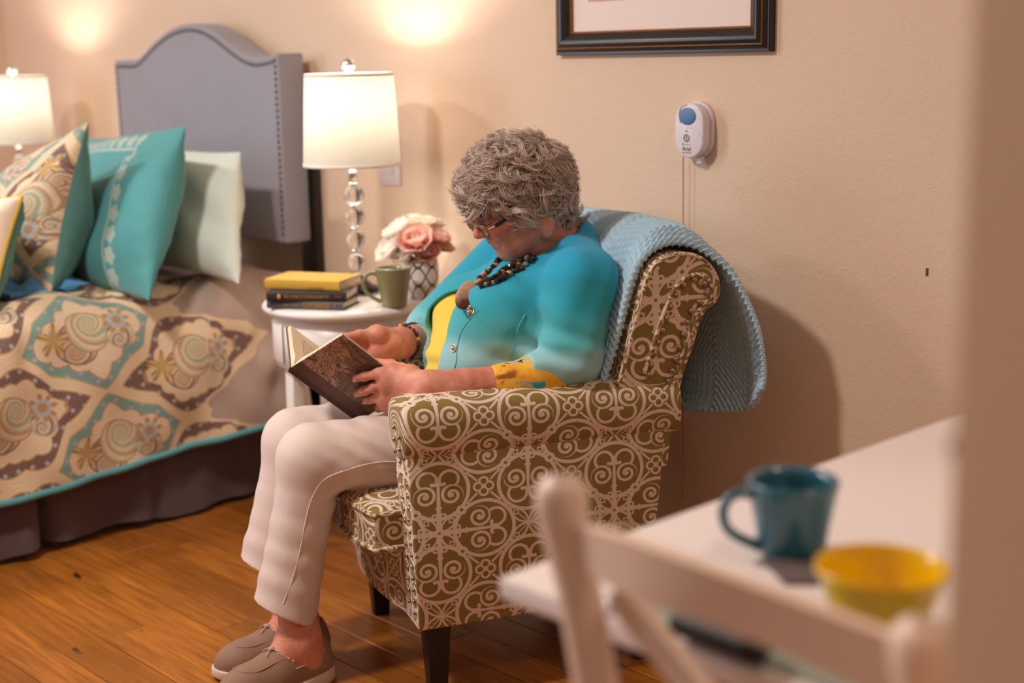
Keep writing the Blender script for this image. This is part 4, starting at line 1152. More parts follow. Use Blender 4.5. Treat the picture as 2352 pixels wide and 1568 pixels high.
# dark napkin between mug and bowl
M_NAP = fabric('mauve_brown_linen', (98, 80, 80))
a, b_, c, d = onz(1752, 1290, TZ), onz(1878, 1290, TZ), onz(1890, 1345, TZ), onz(1800, 1345, TZ)
nk = hexa([tuple(q+np.array([0, 0, .0008])) for q in (d, c, b_, a)] + [tuple(q+np.array([0, 0, .004])) for q in (d, c, b_, a)], 'napkin', M_NAP, None, .0015)
tag(nk, 'dark folded napkin lying between the teal mug and the yellow bowl', 'napkin')
# woven placemat seen through the chair back, with a dark case on it
def weave_mat():
    mt, nt, b = new_mat('grey_teal_woven_mat', lin((150, 160, 150)), .8)
    x, y, z = xyz(nt)
    wv = ((x*900).sin()*(y*900).sin())
    nt.links.new(mix(nt, wv.below(.4), lin((176, 190, 178)), lin((128, 138, 132))), b.inputs['Base Color'])
    bump(nt, b, wv, .5, .002); return mt
pm = box('placemat', (-.80, TY+.012, TZ+.0004), (-.30, TY+.120, TZ+.004), weave_mat(), bevel=.0015)
tag(pm, 'grey teal woven placemat on the table edge behind the folding chair', 'placemat')
M_CASE = plain('matte_black_leatherette', (18, 16, 17), .5)
q0, q1 = onz(1556, 1424, TZ+.016), onz(1760, 1500, TZ+.016)
V, F = tube_mesh(smooth_path(np.array([q0, q0*.8+q1*.2, q0*.4+q1*.6, q1]), 20), np.interp(np.linspace(0, 1, 20), [0, .1, .9, 1], [.008, .016, .016, .008]), 16)
V[:, 2] = TZ+.0045 + (V[:, 2]-V[:, 2].min())*.8
gc = mesh('glasses_case', V, fix_tri(F), M_CASE); tag(gc, 'slim black case lying on the woven placemat', 'case')

# ------------------------------------------------------------------ white folding chair, its back towards the camera
fch = thing('folding_chair', 'white wooden folding chair pushed up to the table, blurred in the foreground', 'chair', (-.62, .74, 0))
FYc = .765
def fp_(px, py, y=FYc): return ony(px, py, y)
tl, bl_ = fp_(1290, 1135), fp_(1368, 1568)
dirs = (bl_-tl); sl0 = np.array([tl[0], tl[1], tl[2]]); 
low = tl + dirs*((tl[2]-.0)/(tl[2]-bl_[2]))
low = np.array([tl[0]-.02, FYc+.10, 0.0]) if False else low
wS = .035
def stile(x_shift, name):
    top = tl+np.array([x_shift, 0, -.028 if x_shift else 0]); bot = low+np.array([x_shift, 0, 0])
    n = 26; P = np.linspace(top, bot, n); r = np.full(n, wS/2*1.02)
    V, F = tube_mesh(np.vstack([[top + np.array([0, 0, .016])], [top+np.array([0, 0, .013])], [top+np.array([0, 0, .004])], [top+np.array([0, 0, -.012])], P[2:]]), np.concatenate([[.006, .015, .0215, .0215], r[2:]]), 16)
    return mesh(name, V, fix_tri(F), M_FOLD, fch)
XR = fp_(2120, 1410)[0] - tl[0]
stile(0, 'stile'); stile(XR, 'stile')
# curved top rail between the stiles
up_ = [fp_(*p) for p in ((1318, 1196), (1450, 1212), (1600, 1255), (1800, 1336), (2110, 1470))]
lo_ = [fp_(*p) for p in ((1338, 1300), (1450, 1338), (1556, 1376), (1700, 1430), (2110, 1630))]
n = 30; up_ = smooth_path(np.array(up_), n); lo_ = smooth_path(np.array(lo_), n)
V = []; bow = -.020*np.sin(np.linspace(0, np.pi, n))
for i in range(n):
    for p, dy in ((up_[i], 0), (up_[i]*.97+lo_[i]*.03, -.006), (lo_[i]*.97+up_[i]*.03, -.006), (lo_[i], 0), (lo_[i]*.97+up_[i]*.03, .006), (up_[i]*.97+lo_[i]*.03, .006)):
        V.append(p+np.array([0, dy+bow[i], 0]))
o = mesh('top_rail', np.array(V), grid_faces(n, 6, False, True), M_FOLD, fch); auto_smooth(o, 50)
# rear legs cross inside the stiles, brace, seat
e0, e1 = fp_(1392, 1365), fp_(1580, 1600)
ed = (e1-e0)/np.linalg.norm(e1-e0)
bar('brace', e0+np.array([0, .012, 0]), e0+ed*.42+np.array([0, .012, 0]), .026, .014, M_FOLD, fch, side=(1, 0, 0))
xr = tl[0]+XR
for x in (low[0]+.035, low[0]+XR-.035): bar('rear_leg', (x, FYc+.05, .50), (x, FYc-.22, 0), .026, .020, M_FOLD, fch)
box('seat', (low[0]+.02, FYc+.01, .43), (low[0]+XR-.02, FYc+.36, .452), M_FOLD, fch, bevel=.006)
for x in (low[0]+.03, low[0]+XR-.03): bar('front_leg', (x, FYc+.06, .44), (x, FYc+.36, 0), .026, .020, M_FOLD, fch)
bar('stretcher', (low[0], FYc, .22), (low[0]+XR, FYc, .22), .02, .02, M_FOLD, fch, side=(0, 1, 0))
V, F = ball_mesh(fp_(1405, 1398, FYc-.016), .006, 10, 6); mesh('screw_cap', V, fix_tri(F), M_CHROME, fch)
# ------------------------------------------------------------------ organic modelling: smooth unions of solids, skinned by surface nets
class Field:
    def __init__(s, lo, hi, h):
        s.lo = np.array(lo, np.float32); s.h = h
        s.n = np.ceil((np.array(hi)-np.array(lo))/h).astype(int)+1
        s.f = np.full(s.n, 9.0, np.float32)
    def window(s, lo, hi):
        a = np.clip(np.floor((np.array(lo)-s.lo)/s.h).astype(int), 0, s.n-1); b = np.clip(np.ceil((np.array(hi)-s.lo)/s.h).astype(int)+1, 1, s.n)
        if np.any(b <= a): return None, None
        ax = [s.lo[i]+s.h*np.arange(a[i], b[i], dtype=np.float32) for i in range(3)]
        return tuple(slice(a[i], b[i]) for i in range(3)), (ax[0][:, None, None], ax[1][None, :, None], ax[2][None, None, :])
    def put(s, fn, lo, hi, k=.01, op='add'):
        m = k*1.5+.006 if op != 'cut' else k+.004
        w, g = s.window(np.array(lo)-m, np.array(hi)+m)
        if w is None: return s
        d = fn(*g); f = s.f[w]
        if op == 'add':
            hh = np.clip(k-np.abs(f-d), 0, None)/k; s.f[w] = np.minimum(f, d)-hh*hh*k*.25
        elif op == 'sub':
            d = -d; hh = np.clip(k-np.abs(f-d), 0, None)/k; s.f[w] = np.maximum(f, d)+hh*hh*k*.25
        elif op == 'max': s.f[w] = np.maximum(f, d)
        return s
    def cone(s, a, b, ra, rb, k=.01, op='add', flat=None):
        a = np.array(a, np.float32); b = np.array(b, np.float32); ab = b-a; L2 = float(ab@ab)+1e-9; r = max(ra, rb)
        def fn(x, y, z):
            px, py, pz = x-a[0], y-a[1], z-a[2]
            t = np.clip((px*ab[0]+py*ab[1]+pz*ab[2])/L2, 0, 1)
            if flat is None: return np.sqrt((px-t*ab[0])**2+(py-t*ab[1])**2+(pz-t*ab[2])**2)-(ra+(rb-ra)*t)
            qx, qy, qz = px-t*ab[0], py-t*ab[1], pz-t*ab[2]; n, kf = flat; n = np.array(n, np.float32)
            c = qx*n[0]+qy*n[1]+qz*n[2]; e = kf-1
            qx = qx+n[0]*c*e; qy = qy+n[1]*c*e; qz = qz+n[2]*c*e
            return (np.sqrt(qx**2+qy**2+qz**2)-(ra+(rb-ra)*t))*.85
        return s.put(fn, np.minimum(a, b)-r, np.maximum(a, b)+r, k, op)
    def chain(s, pts, rad, k=.01, **kw):
        for i in range(len(pts)-1): s.cone(pts[i], pts[i+1], rad[i], rad[i+1], k if i == 0 else min(k, .008), **kw)
        return s
    def ell(s, c, r, axes=None, k=.01, op='add'):
        c = np.array(c, np.float32); r = np.array(r, np.float32); A = np.eye(3, dtype=np.float32) if axes is None else np.array(axes, np.float32); R_ = float(r.max())
        def fn(x, y, z):
            px, py, pz = x-c[0], y-c[1], z-c[2]; q = [(px*A[i, 0]+py*A[i, 1]+pz*A[i, 2]) for i in range(3)]
            k0 = np.sqrt(sum((q[i]/r[i])**2 for i in range(3))); k1 = np.sqrt(sum((q[i]/r[i]**2)**2 for i in range(3)))+1e-6
            return k0*(k0-1)/k1
        return s.put(fn, c-R_, c+R_, k, op)
    def all_grid(s): return s.window(s.lo, s.lo+s.h*(s.n-1))
    def skin(s):
        f = s.f; n = f.shape; neg = f < 0
        cs = None; cnt = np.zeros(tuple(x-1 for x in n), np.int8); 
        for dx in (0, 1):
            for dy in (0, 1):
                for dz in (0, 1): cnt += neg[dx:n[0]-1+dx, dy:n[1]-1+dy, dz:n[2]-1+dz]
        act = (cnt > 0) & (cnt < 8)
        idx = np.argwhere(act); vid = -np.ones(act.shape, np.int64); vid[act] = np.arange(len(idx))
        acc = np.zeros((len(idx), 3)); w = np.zeros(len(idx))
        i0, j0, k0 = idx.T
        cv = {}
        for dx in (0, 1):
            for dy in (0, 1):
                for dz in (0, 1): cv[dx, dy, dz] = f[i0+dx, j0+dy, k0+dz]
        for ax in range(3):
            for o1 in (0, 1):
                for o2 in (0, 1):
                    a = [o1, o2]; a.insert(ax, 0); b = [o1, o2]; b.insert(ax, 1)
                    fa, fb = cv[tuple(a)], cv[tuple(b)]
                    m = (fa < 0) != (fb < 0); t = np.where(m, fa/(fa-fb+1e-12), 0)
                    p = np.zeros((len(idx), 3)); p[:] = a; p[:, ax] = t
                    acc[m] += p[m]; w[m] += 1
        V = (idx + acc/w[:, None])*s.h + s.lo
        F = []
        for ax in range(3):
            sl0 = [slice(1, n[i]-1) for i in range(3)]; sl0[ax] = slice(0, n[ax]-1)
            sl1 = list(sl0); sl1[ax] = slice(1, n[ax])
            A_, B_ = neg[tuple(sl0)], neg[tuple(sl1)]
            e = np.argwhere(A_ != B_); base = np.array([sl0[i].start for i in range(3)]); e = e+base
            o = [i for i in range(3) if i != ax]
            def c(d1, d2):
                q = e.copy(); q[:, o[0]] -= d1; q[:, o[1]] -= d2; return vid[q[:, 0], q[:, 1], q[:, 2]]
            quad = np.stack([c(1, 1), c(0, 1), c(0, 0), c(1, 0)], 1)
            flip = neg[e[:, 0], e[:, 1], e[:, 2]]
            if ax == 1: flip = ~flip
            quad[~flip] = quad[~flip][:, ::-1]
            F.append(quad)
        F = np.vstack(F); F = F[(F >= 0).all(1)]
        return V, F
def relax(V, F, it=1, lam=.5):
    """a little Laplacian smoothing"""
    e = np.vstack([F[:, [0, 1]], F[:, [1, 2]], F[:, [2, 3]], F[:, [3, 0]]])
    n = len(V); deg = np.bincount(e.ravel(), minlength=n).astype(float)
    for _ in range(it):
        acc = np.zeros_like(V)
        for k in range(3): acc[:, k] = np.bincount(e[:, 0], V[e[:, 1], k], n)+np.bincount(e[:, 1], V[e[:, 0], k], n)
        V = V+lam*(acc/np.maximum(deg, 1)[:, None]-V)
    return V
def to_world(V): return CA + V[:, :1]*CU + V[:, 1:2]*CV + np.concatenate([0*V[:, :2], V[:, 2:3]], 1)
# (u, v, z) -> world mirrors nothing: CU x CV = +Z
# ------------------------------------------------------------------ the woman in the armchair
woman = thing('person', 'grey haired woman in turquoise cardigan and white trousers reading in the armchair', 'person', L(.28, .28, .40))
def skin_mat():
    mt, nt, b = new_mat('aged_skin', lin((196, 122, 100)), .55)
    b.inputs['Subsurface Weight'].default_value = .12; b.inputs['Subsurface Radius'].default_value = (.012, .005, .003); b.inputs['Subsurface Scale'].default_value = .6
    n1 = noise(nt, 22, 5, .6); n2 = noise(nt, 130, 4, .6)
    c = ramp(nt, n1, [(.3, lin((194, 112, 92))), (.5, lin((212, 138, 114))), (.7, lin((222, 158, 132)))])
    c = mix(nt, ramp(nt, n2, [(.52, (0, 0, 0)), (.80, (.5, .5, .5))]), c, lin((178, 100, 82)))
    nt.links.new(c, b.inputs['Base Color'])
    k = bump(nt, b, noise(nt, 60, 4, .6, stretch=(1, 1, 2.4), dist=1.2), .30, .004)
    bump(nt, b, noise(nt, 420, 3), .22, .0012, k)
    return mt
M_SKIN = skin_mat()
VH = .275
# head frame in (u, v, z): f forward, s towards the camera side, h up
tilt = R(22)
hf = np.array([-math.cos(tilt), -.02, -math.sin(tilt)]); hf /= np.linalg.norm(hf)
hs_ = np.array([0, -1.0, 0]); hs_ = hs_ - hf*(hs_@hf); hs_ /= np.linalg.norm(hs_)
hh = np.cross(hf, hs_); hh = hh if hh[2] > 0 else -hh
HS = .96
HC = pu(1119, 510, VH-.032) - HS*(hf*.082 + hs_*.032 - hh*.004)
def H(f, s, h): return HC + HS*(hf*f + hs_*s + hh*(h*.84 if h < 0 else h))
HA = np.array([hf, hs_, hh])
neck_base = np.array([.405, .28, .825])
hd = Field(HC-.155, HC+.155, .0017)
S_ = HS
hd.ell(H(-.012, 0, .022), np.array([.094, .073, .093])*S_, HA, .01)
hd.ell(H(.021, 0, -.035), np.array([.056, .058, .070])*S_, HA, .03)
for sg in (-1, 1):
    hd.cone(H(-.010, .052*sg, -.058), H(.046, .020*sg, -.100), .024*S_, .020*S_, .025)
    hd.ell(H(.040, .040*sg, -.080), np.array([.030, .022, .028])*S_, HA, .02)      # jowl
    hd.ell(H(.060, .037*sg, -.036), np.array([.026, .026, .024])*S_, HA, .02)      # cheek
    hd.cone(H(.030, .060*sg, -.020), H(.060, .050*sg, -.022), .014*S_, .014*S_, .02)  # cheekbone
    hd.cone(H(.083, .010*sg, .016), H(.070, .044*sg, .017), .011*S_, .009*S_, .012)   # brow
hd.ell(H(.060, 0, -.103), np.array([.017, .020, .014])*S_, HA, .010)
for sg in (-1, 1): hd.ell(H(.092, .033*sg, -.004), np.array([.016, .020, .011])*S_, HA, .012, 'sub')
hd.cone(H(.086, 0, .006), H(.097, 0, -.026), .0085*S_, .0105*S_, .012)
hd.ell(H(.100, 0, -.032), np.array([.0120, .0120, .0105])*S_, HA, .008)
for sg in (-1, 1): hd.ell(H(.089, .0125*sg, -.036), np.array([.012, .0075, .0085])*S_, HA, .006)
for sg in (-1, 1): hd.ell(H(.0930, .007*sg, -.043), np.array([.005, .0035, .004])*S_, HA, .003, 'sub')
for sg in (-1, 1):
    hd.ell(H(.0745, .032*sg, -.005), np.array([.0135, .0150, .0125])*S_, HA, .003)   # lowered lids
    hd.cone(H(.082, .020*sg, -.018), H(.078, .044*sg, -.016), .0055*S_, .004*S_, .006)  # bag under the eye
    hd.cone(H(.0885, .022*sg, -.0115), H(.0805, .046*sg, -.0085), .0012, .0010, .002, 'sub')  # lid crease
# mouth
hd.ell(H(.056, 0, -.064), np.array([.025, .031, .022])*S_, HA, .014)
hd.cone(H(.074, -.022, -.064), H(.0830, 0, -.059), .0045*S_, .0052*S_, .006); hd.cone(H(.0830, 0, -.059), H(.074, .022, -.064), .0055*S_, .0045*S_, .006)
hd.cone(H(.071, -.020, -.074), H(.0765, 0, -.075), .0050*S_, .0060*S_, .006); hd.cone(H(.0765, 0, -.075), H(.071, .020, -.074), .0064*S_, .0050*S_, .006)
hd.cone(H(.085, -.002, -.0668), H(.071, .026, -.0700), .0016, .0016, .002, 'sub'); hd.cone(H(.085, .002, -.0668), H(.071, -.026, -.0700), .0016, .0016, .002, 'sub')
for sg in (-1, 1):
    hd.chain([H(.086, .019*sg, -.036), H(.081, .030*sg, -.050), H(.072, .037*sg, -.070)], [.0022, .0026, .0020], .006, op='sub')   # smile line
    hd.chain([H(.071, .030*sg, -.078), H(.064, .033*sg, -.092), H(.052, .037*sg, -.104)], [.0014, .0020, .0014], .005, op='sub')
    hd.chain([H(.050, .052*sg, -.050), H(.040, .058*sg, -.070), H(.036, .056*sg, -.090)], [.0008, .0014, .0010], .004, op='sub')
    hd.chain([H(.030, .060*sg, -.045), H(.020, .062*sg, -.068), H(.018, .058*sg, -.088)], [.0008, .0014, .0010], .004, op='sub')
    # ear
    hd.ell(H(-.022, .074*sg, -.050), np.array([.019, .0085, .031])*S_, HA, .006)
    hd.ell(H(-.018, .075*sg, -.082), np.array([.011, .0070, .013])*S_, HA, .006)
    hd.ell(H(-.019, .083*sg, -.046), np.array([.012, .006, .020])*S_, HA, .004, 'sub')
# neck and loose skin under the chin
nk_ = neck_base
hd.cone(H(-.030, 0, -.070), nk_, .058, .066, .03)
hd.cone(H(.030, 0, -.112), nk_+np.array([-.055, 0, -.01]), .024, .040, .04)
Vh, Fh = hd.skin(); Vh = relax(Vh, Fh, 1, .4)

# hands. every finger is its own chain, rooted in the palm
def hand(F_, wrist, kn, tips, palm_r, fr, thumb, palm_n, web=None):
    """kn: knuckle points, tips: list of chains (3 further joints) per finger"""
    wrist = np.array(wrist)
    mid = np.mean(kn, 0)
    for k_ in kn: F_.cone(wrist*.92+mid*.08, k_, palm_r*.95, palm_r*.88, .012)
    for a_, b_ in zip(kn[:-1], kn[1:]): F_.cone(a_, b_, palm_r*.9, palm_r*.9, .010)
    for i, ch in enumerate(tips):
        pts = [kn[i]] + list(ch); r = np.array([1.04, 1.0, .90, .78])*fr[i]
        F_.chain(pts, r, .006)
        for j in (1, 2): F_.ell(pts[j], np.array([1, 1, 1])*r[j]*1.06, None, .003)
    F_.chain(thumb, [palm_r*1.0, .0115, .0105, .0085], .008)
P_ = pu
# left hand (near): lies along the outside of the cover
BS0 = np.array([-.174, .26, .627]); BS1 = np.array([-.030, .29, .500]); BA0 = np.array([-.070, .17, .690]); BB0 = np.array([-.159, .40, .691])
ax_l = BS1-BS0; LL = np.linalg.norm(ax_l)
cov_n = np.cross(BA0-BS0, ax_l); cov_n /= np.linalg.norm(cov_n)
if cov_n[1] > 0: cov_n = -cov_n                        # out of the near cover, towards the camera
def on_cover(px, py, off):
    d = ray(px, py); dq = np.array([d@CU, d@CV, d[2]]); o = to_uvz(O); p0 = BS0+cov_n*off
    return o+dq*(((p0-o)@cov_n)/(dq@cov_n))
wL = P_(985, 890, .092); elL = P_(1300, 868, .060)
knL = [on_cover(902, 856, .020), on_cover(893, 880, .026), on_cover(890, 904, .024), on_cover(898, 926, .020)]
tipL = [[on_cover(868, 858, .019), on_cover(838, 864, .013), on_cover(818, 868, .011)],
        [on_cover(862, 888, .024), on_cover(838, 897, .016), on_cover(821, 903, .012)],
        [on_cover(868, 911, .022), on_cover(850, 917, .015), on_cover(840, 919, .012)],
        [on_cover(878, 930, .020), on_cover(872, 936, .014), on_cover(868, 940, .011)]]
thL = [wL*.55+knL[0]*.45+np.array([0, .012, .012]), on_cover(925, 848, -.012), on_cover(898, 838, -.034), on_cover(868, 832, -.040)]
hl = Field((-.14, .02, .50), (.36, .30, .74), .0020)
hl.cone(wL, elL, .0285, .040, .01); hl.cone(wL, wL*.75+elL*.25, .0285, .031, .01)
hand(hl, wL, knL, tipL, .0185, [.0098, .0102, .0096, .0085], thL, None)
hl.cone(wL, np.mean(knL[:2], 0), .0255, .020, .02); hl.cone(wL, np.mean(knL[2:], 0), .0255, .021, .02)
hl.cone(wL+np.array([-.01, -.006, -.012]), knL[3], .021, .018, .015)
Vl, Fl_ = hl.skin(); Vl = relax(Vl, Fl_, 1, .4)
# right hand (far): holds the far half from below, thumb across the page
wR = P_(922, 787, .43); elR = np.array([.20, .525, .615])
knR = [P_(868, 768, .395), P_(858, 780, .415), P_(856, 795, .432), P_(862, 808, .447)]
tipR = [[P_(826, 768, .395), P_(796, 776, .392), P_(772, 788, .390)],
        [P_(815, 782, .412), P_(785, 792, .408), P_(758, 803, .405)],
        [P_(818, 798, .432), P_(790, 808, .428), P_(768, 818, .424)],
        [P_(830, 812, .448), P_(808, 820, .444), P_(792, 826, .440)]]
thR = [wR*.6+knR[0]*.4+np.array([0, -.022, -.006]), P_(858, 815, .385), P_(828, 822, .372), P_(800, 825, .366)]
hr = Field((-.16, .32, .52), (.30, .60, .78), .0022)
hr.cone(wR, elR, .0285, .042, .01)
hand(hr, wR, knR, tipR, .0185, [.0098, .0100, .0095, .0085], thR, None)
hr.cone(wR, np.mean(knR[:2], 0), .0255, .021, .02); hr.cone(wR, np.mean(knR[2:], 0), .0255, .021, .02)
hr.cone(wR, P_(868, 818, .40), .022, .020, .02)
Vr, Fr_ = hr.skin(); Vr = relax(Vr, Fr_, 1, .4)
# ankles and feet
AL_, AR_ = np.array([-.198, .191, .075]), np.array([-.182, .298, .075])
def foot(F_, an, toe, shin):
    F_.cone(shin, an+np.array([.004, 0, .02]), .032, .039, .01); F_.cone(an+np.array([.004, 0, .02]), an+np.array([.022, 0, -.03]), .040, .036, .02)
    F_.cone(an+np.array([-.006, 0, -.008]), toe, .038, .026, .03)
    for sg in (-1, 1): F_.ell(an+np.array([0, sg*.034, .012]), (.014, .010, .015), None, .012)
ft = Field((-.40, .08, .0), (-.10, .40, .34), .0025)
foot(ft, AL_, np.array([-.318, .149, .032]), np.array([-.204, .212, .30])); foot(ft, AR_, np.array([-.315, .274, .032]), np.array([-.200, .348, .30]))
Vf, Ff = ft.skin(); Vf = relax(Vf, Ff, 1, .4)
# core under the clothes: trunk, arms and legs join it all together
cr = Field((-.30, .02, .18), (.52, .60, .90), .008)
cr.ell((.325, .28, .65), (.085, .125, .11), None, .03); cr.ell((.27, .28, .55), (.12, .15, .10), None, .04); cr.cone((.40, .16, .765), (.40, .42, .765), .035, .035, .02); cr.cone((.41, .28, .77), neck_base, .045, .050, .015)
for sh, el, vk in (((.385, .10, .785), elL, 0), ((.36, .47, .785), elR, 1)): cr.cone(sh, el, .045, .036, .02)
for hp_, kn_, an_ in (((.28, .20, .46), (-.14, .215, .455), (-.212, .212, .24)), ((.28, .36, .46), (-.14, .355, .455), (-.205, .345, .24))): cr.cone(hp_, kn_, .065, .046, .03); cr.cone(kn_, an_, .042, .030, .02)
Vc, Fc_ = cr.skin()
allV, allF, k0 = [], [], 0
for V, F in ((Vh, Fh), (Vl, Fl_), (Vr, Fr_), (Vf, Ff), (Vc, Fc_)):
    allV.append(V); allF.append(F+k0); k0 += len(V)
mesh('body', to_world(np.vstack(allV)), np.vstack(allF), M_SKIN, woman)
# lips, brows and eyes
M_LIP = plain('muted_rose_lip', (158, 88, 82), .5); M_BROW = plain('grey_brow_hair', (120, 100, 88), .9); M_EYE = plain('eye_white', (226, 214, 204), .2); M_LASH = plain('lash_line', (60, 40, 34), .8)
def hx(pts): return to_world(np.array(pts))
for sg in (-1, 1):
    pb = smooth_path(np.array([H(.0905, .014*sg, .012), H(.0885, .028*sg, .018), H(.079, .044*sg, .015)]), 12)
    tube('eyebrow', hx(pb), np.interp(np.linspace(0, 1, 12), [0, .3, 1], [.0022, .0026, .001]), M_BROW, woman, n=6)
    pl = smooth_path(np.array([H(.0865, .020*sg, -.0105), H(.0875, .032*sg, -.0125), H(.0800, .0455*sg, -.0095)]), 14)
    tube('eyelashes', hx(pl), .0011, M_LASH, woman, n=5)
lp = smooth_path(np.array([H(.0745, -.022, -.0660), H(.0845, -.006, -.0632), H(.0860, 0, -.0632), H(.0845, .006, -.0632), H(.0745, .022, -.0660)]), 20)
tube('upper_lip', hx(lp), np.interp(np.linspace(0, 1, 20), [0, .5, 1], [.0012, .0030, .0012]), M_LIP, woman, n=8)
lp = smooth_path(np.array([H(.0730, -.020, -.0715), H(.0805, 0, -.0728), H(.0730, .020, -.0715)]), 18)
tube('lower_lip', hx(lp), np.interp(np.linspace(0, 1, 18), [0, .5, 1], [.0012, .0036, .0012]), M_LIP, woman, n=8)
# finger nails
M_NAIL_F = plain('finger_nail', (222, 168, 152), .3)
for ch in tipL[:3]:
    d = (ch[2]-ch[1]); d /= np.linalg.norm(d); p = ch[2]+d*.002+cov_n*.0072
    o = ball_mesh((0, 0, 0), 1, 10, 6); q = o[0]*np.array([.0055, .0042, .0012]); sx = np.cross(cov_n, d)
    V = p + q[:, :1]*d + q[:, 1:2]*sx + q[:, 2:3]*cov_n; mesh('fingernail', to_world(V), fix_tri(o[1]), M_NAIL_F, woman)

# ---------------------------------------------------------------- clothes
def cardigan_mat():
    mt, nt, b = new_mat('ombre_turquoise_jersey', (.1, .5, .6), .85); b.inputs['Sheen Weight'].default_value = .12
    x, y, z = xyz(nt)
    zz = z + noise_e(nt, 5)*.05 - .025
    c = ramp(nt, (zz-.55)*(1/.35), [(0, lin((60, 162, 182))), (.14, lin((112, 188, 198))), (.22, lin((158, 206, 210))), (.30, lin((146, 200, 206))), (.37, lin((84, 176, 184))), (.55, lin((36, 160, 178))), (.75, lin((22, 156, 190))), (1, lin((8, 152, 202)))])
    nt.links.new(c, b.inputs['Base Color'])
    k = bump(nt, b, ((x+y)*1800).sin()*(z*1800).sin(), .15, .0004); bump(nt, b, noise(nt, 18, 4), .22, .006, k); return mt
def cuff_mat():
    mt, nt, b = new_mat('yellow_collage_print_cotton', (.8, .5, .05), .8)
    n1 = noise(nt, 14, 5, .6, dist=1.0); n2 = noise(nt, 9, 2, .4, stretch=(1, 1, 2.2)); n3 = noise(nt, 60, 4, .7)
    x, y, z = xyz(nt)
    c = ramp(nt, n1, [(.30, lin((196, 110, 20))), (.45, lin((232, 160, 34))), (.62, lin((240, 186, 60))), (.75, lin((228, 170, 70)))])
    c = mix(nt, ramp(nt, n2, [(.54, (0, 0, 0)), (.57, (1, 1, 1))]), c, lin((150, 80, 20)))
    v = nt.nodes.new('ShaderNodeTexVoronoi'); v.inputs['Scale'].default_value = 34; v.distance = 'CHEBYCHEV'; tc = nt.nodes.new('ShaderNodeTexCoord'); nt.links.new(tc.outputs['Object'], v.inputs['Vector'])
    sp = nt.nodes.new('ShaderNodeSeparateColor'); nt.links.new(v.outputs['Color'], sp.inputs[0])
    low = (z - .611).below(.004)
    c = mix(nt, E(nt, sp.outputs[0]).gt(.45)*low, c, lin((44, 150, 160))); c = mix(nt, E(nt, sp.outputs[1]).gt(.86), c, lin((196, 178, 130)))
    c = mix(nt, ramp(nt, n3, [(.60, (0, 0, 0)), (.64, (1, 1, 1))]), c, lin((40, 30, 24)))
    nt.links.new(c, b.inputs['Base Color']); bump(nt, b, noise(nt, 40, 3), .3, .003); return mt
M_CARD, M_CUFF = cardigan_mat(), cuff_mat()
M_SHIRT = fabric('yellow_jersey', (236, 204, 74), weave=1600); M_PANTS = None
def trunk(F_, g=0.0):
    F_.ell((.330, .28, .700), (.112+g, .156+g, .116+g), [[.94, 0, -.34], [0, 1, 0], [.34, 0, .94]], .02)
    F_.ell((.262, .285, .595), (.148+g, .165+g, .125+g), None, .05)
    F_.cone((.398, .130, .772), (.390, .430, .775), .047+g, .047+g, .05)
    F_.cone((.405, .28, .785), (.425, .28, .835), .070+g, .054+g, .04)
    for v in (.205, .365): F_.ell((.232, v, .690), (.080+g, .078+g, .072+g), None, .04)
    F_.ell((.29, .28, .49), (.15+g, .17+g, .10+g), None, .04)
sh = Field((.02, .06, .47), (.56, .52, .90), .0042)
trunk(sh, -.004)
w, (x, y, z) = sh.all_grid()
sh.f = sh.f + (.0035*np.sin(z*150+y*22+x*40)*np.clip((.66-z)/.05, 0, 1)*(x < .3)).astype(np.float32)
sh.f = np.maximum(sh.f, np.maximum(.50-z, .185-y)+0*x)
sh.f = np.maximum(sh.f, (z+0*x+0*y)-(.845+ (x-.40)*.35))
V, F = sh.skin(); V = relax(V, F, 1, .4)
mesh('shirt', to_world(V), F, M_SHIRT, woman)
# cardigan: a 5 mm shell round trunk and sleeves, cut open down the front
cg = Field((.02, -.03, .535), (.56, .64, .93), .0030)
trunk(cg, .008)
shL, shR = np.array([.378, .105, .775]), np.array([.352, .468, .775])
elLs = P_(1306, 858, .062)
cg.cone(shL, elLs+np.array([.004, 0, .035]), .074, .062, .014)
cg.cone(shL+np.array([.02, .02, .0]), np.array([.425, .235, .822]), .070, .050, .035); cg.cone(shR+np.array([.03, -.02, .0]), np.array([.420, .325, .822]), .066, .050, .035)
cg.cone(elLs+np.array([.004, 0, .035]), P_(1215, 868, .064), .060, .040, .012)
cg.cone(shR, elR+np.array([0, 0, .02]), .070, .055, .016); cg.cone(elR+np.array([0, 0, .02]), wR*.42+elR*.58, .052, .043, .012)
w, (x, y, z) = cg.all_grid()
# folds: across the elbow, from the armhole, over the waist
fold = 0*x+0*y+0*z + .0034*np.sin((z+.35*x)*125+np.sin(y*22)*1.0)*np.exp(-(((x-.30)/.09)**2+((z-.66)/.05)**2))*(y < .15)
fold += .0028*np.sin((x*.8+z*.9)*95)*np.exp(-(((x-.285)/.05)**2+((z-.74)/.07)**2))*(y < .24)
fold += .0014*np.sin(z*80+x*50+y*15)*np.exp(-((z-.62)/.06)**2)*(x < .33)*(y > .10)
fold += .0022*np.sin(x*70-z*50+y*40)
cg.f = cg.f + fold.astype(np.float32)
base = cg.f.copy()
shell = np.maximum(base, -(base+.0075))
vl = np.interp(z, [.53, .58, .62, .68, .73, .765, .80], [.232, .228, .222, .222, .234, .272, .279]); vr = np.interp(z, [.53, .57, .60, .66, .70, .74, .765, .80], [.372, .372, .378, .392, .378, .335, .288, .281])
slot = np.maximum(vl-y, y-vr)+0*x                      # <0 inside the opening
slot = np.maximum(slot, x-.335)
shell = np.maximum(shell, -slot)
neck = np.sqrt(((x-.392)/.082)**2+((y-.28)/.078)**2)-1
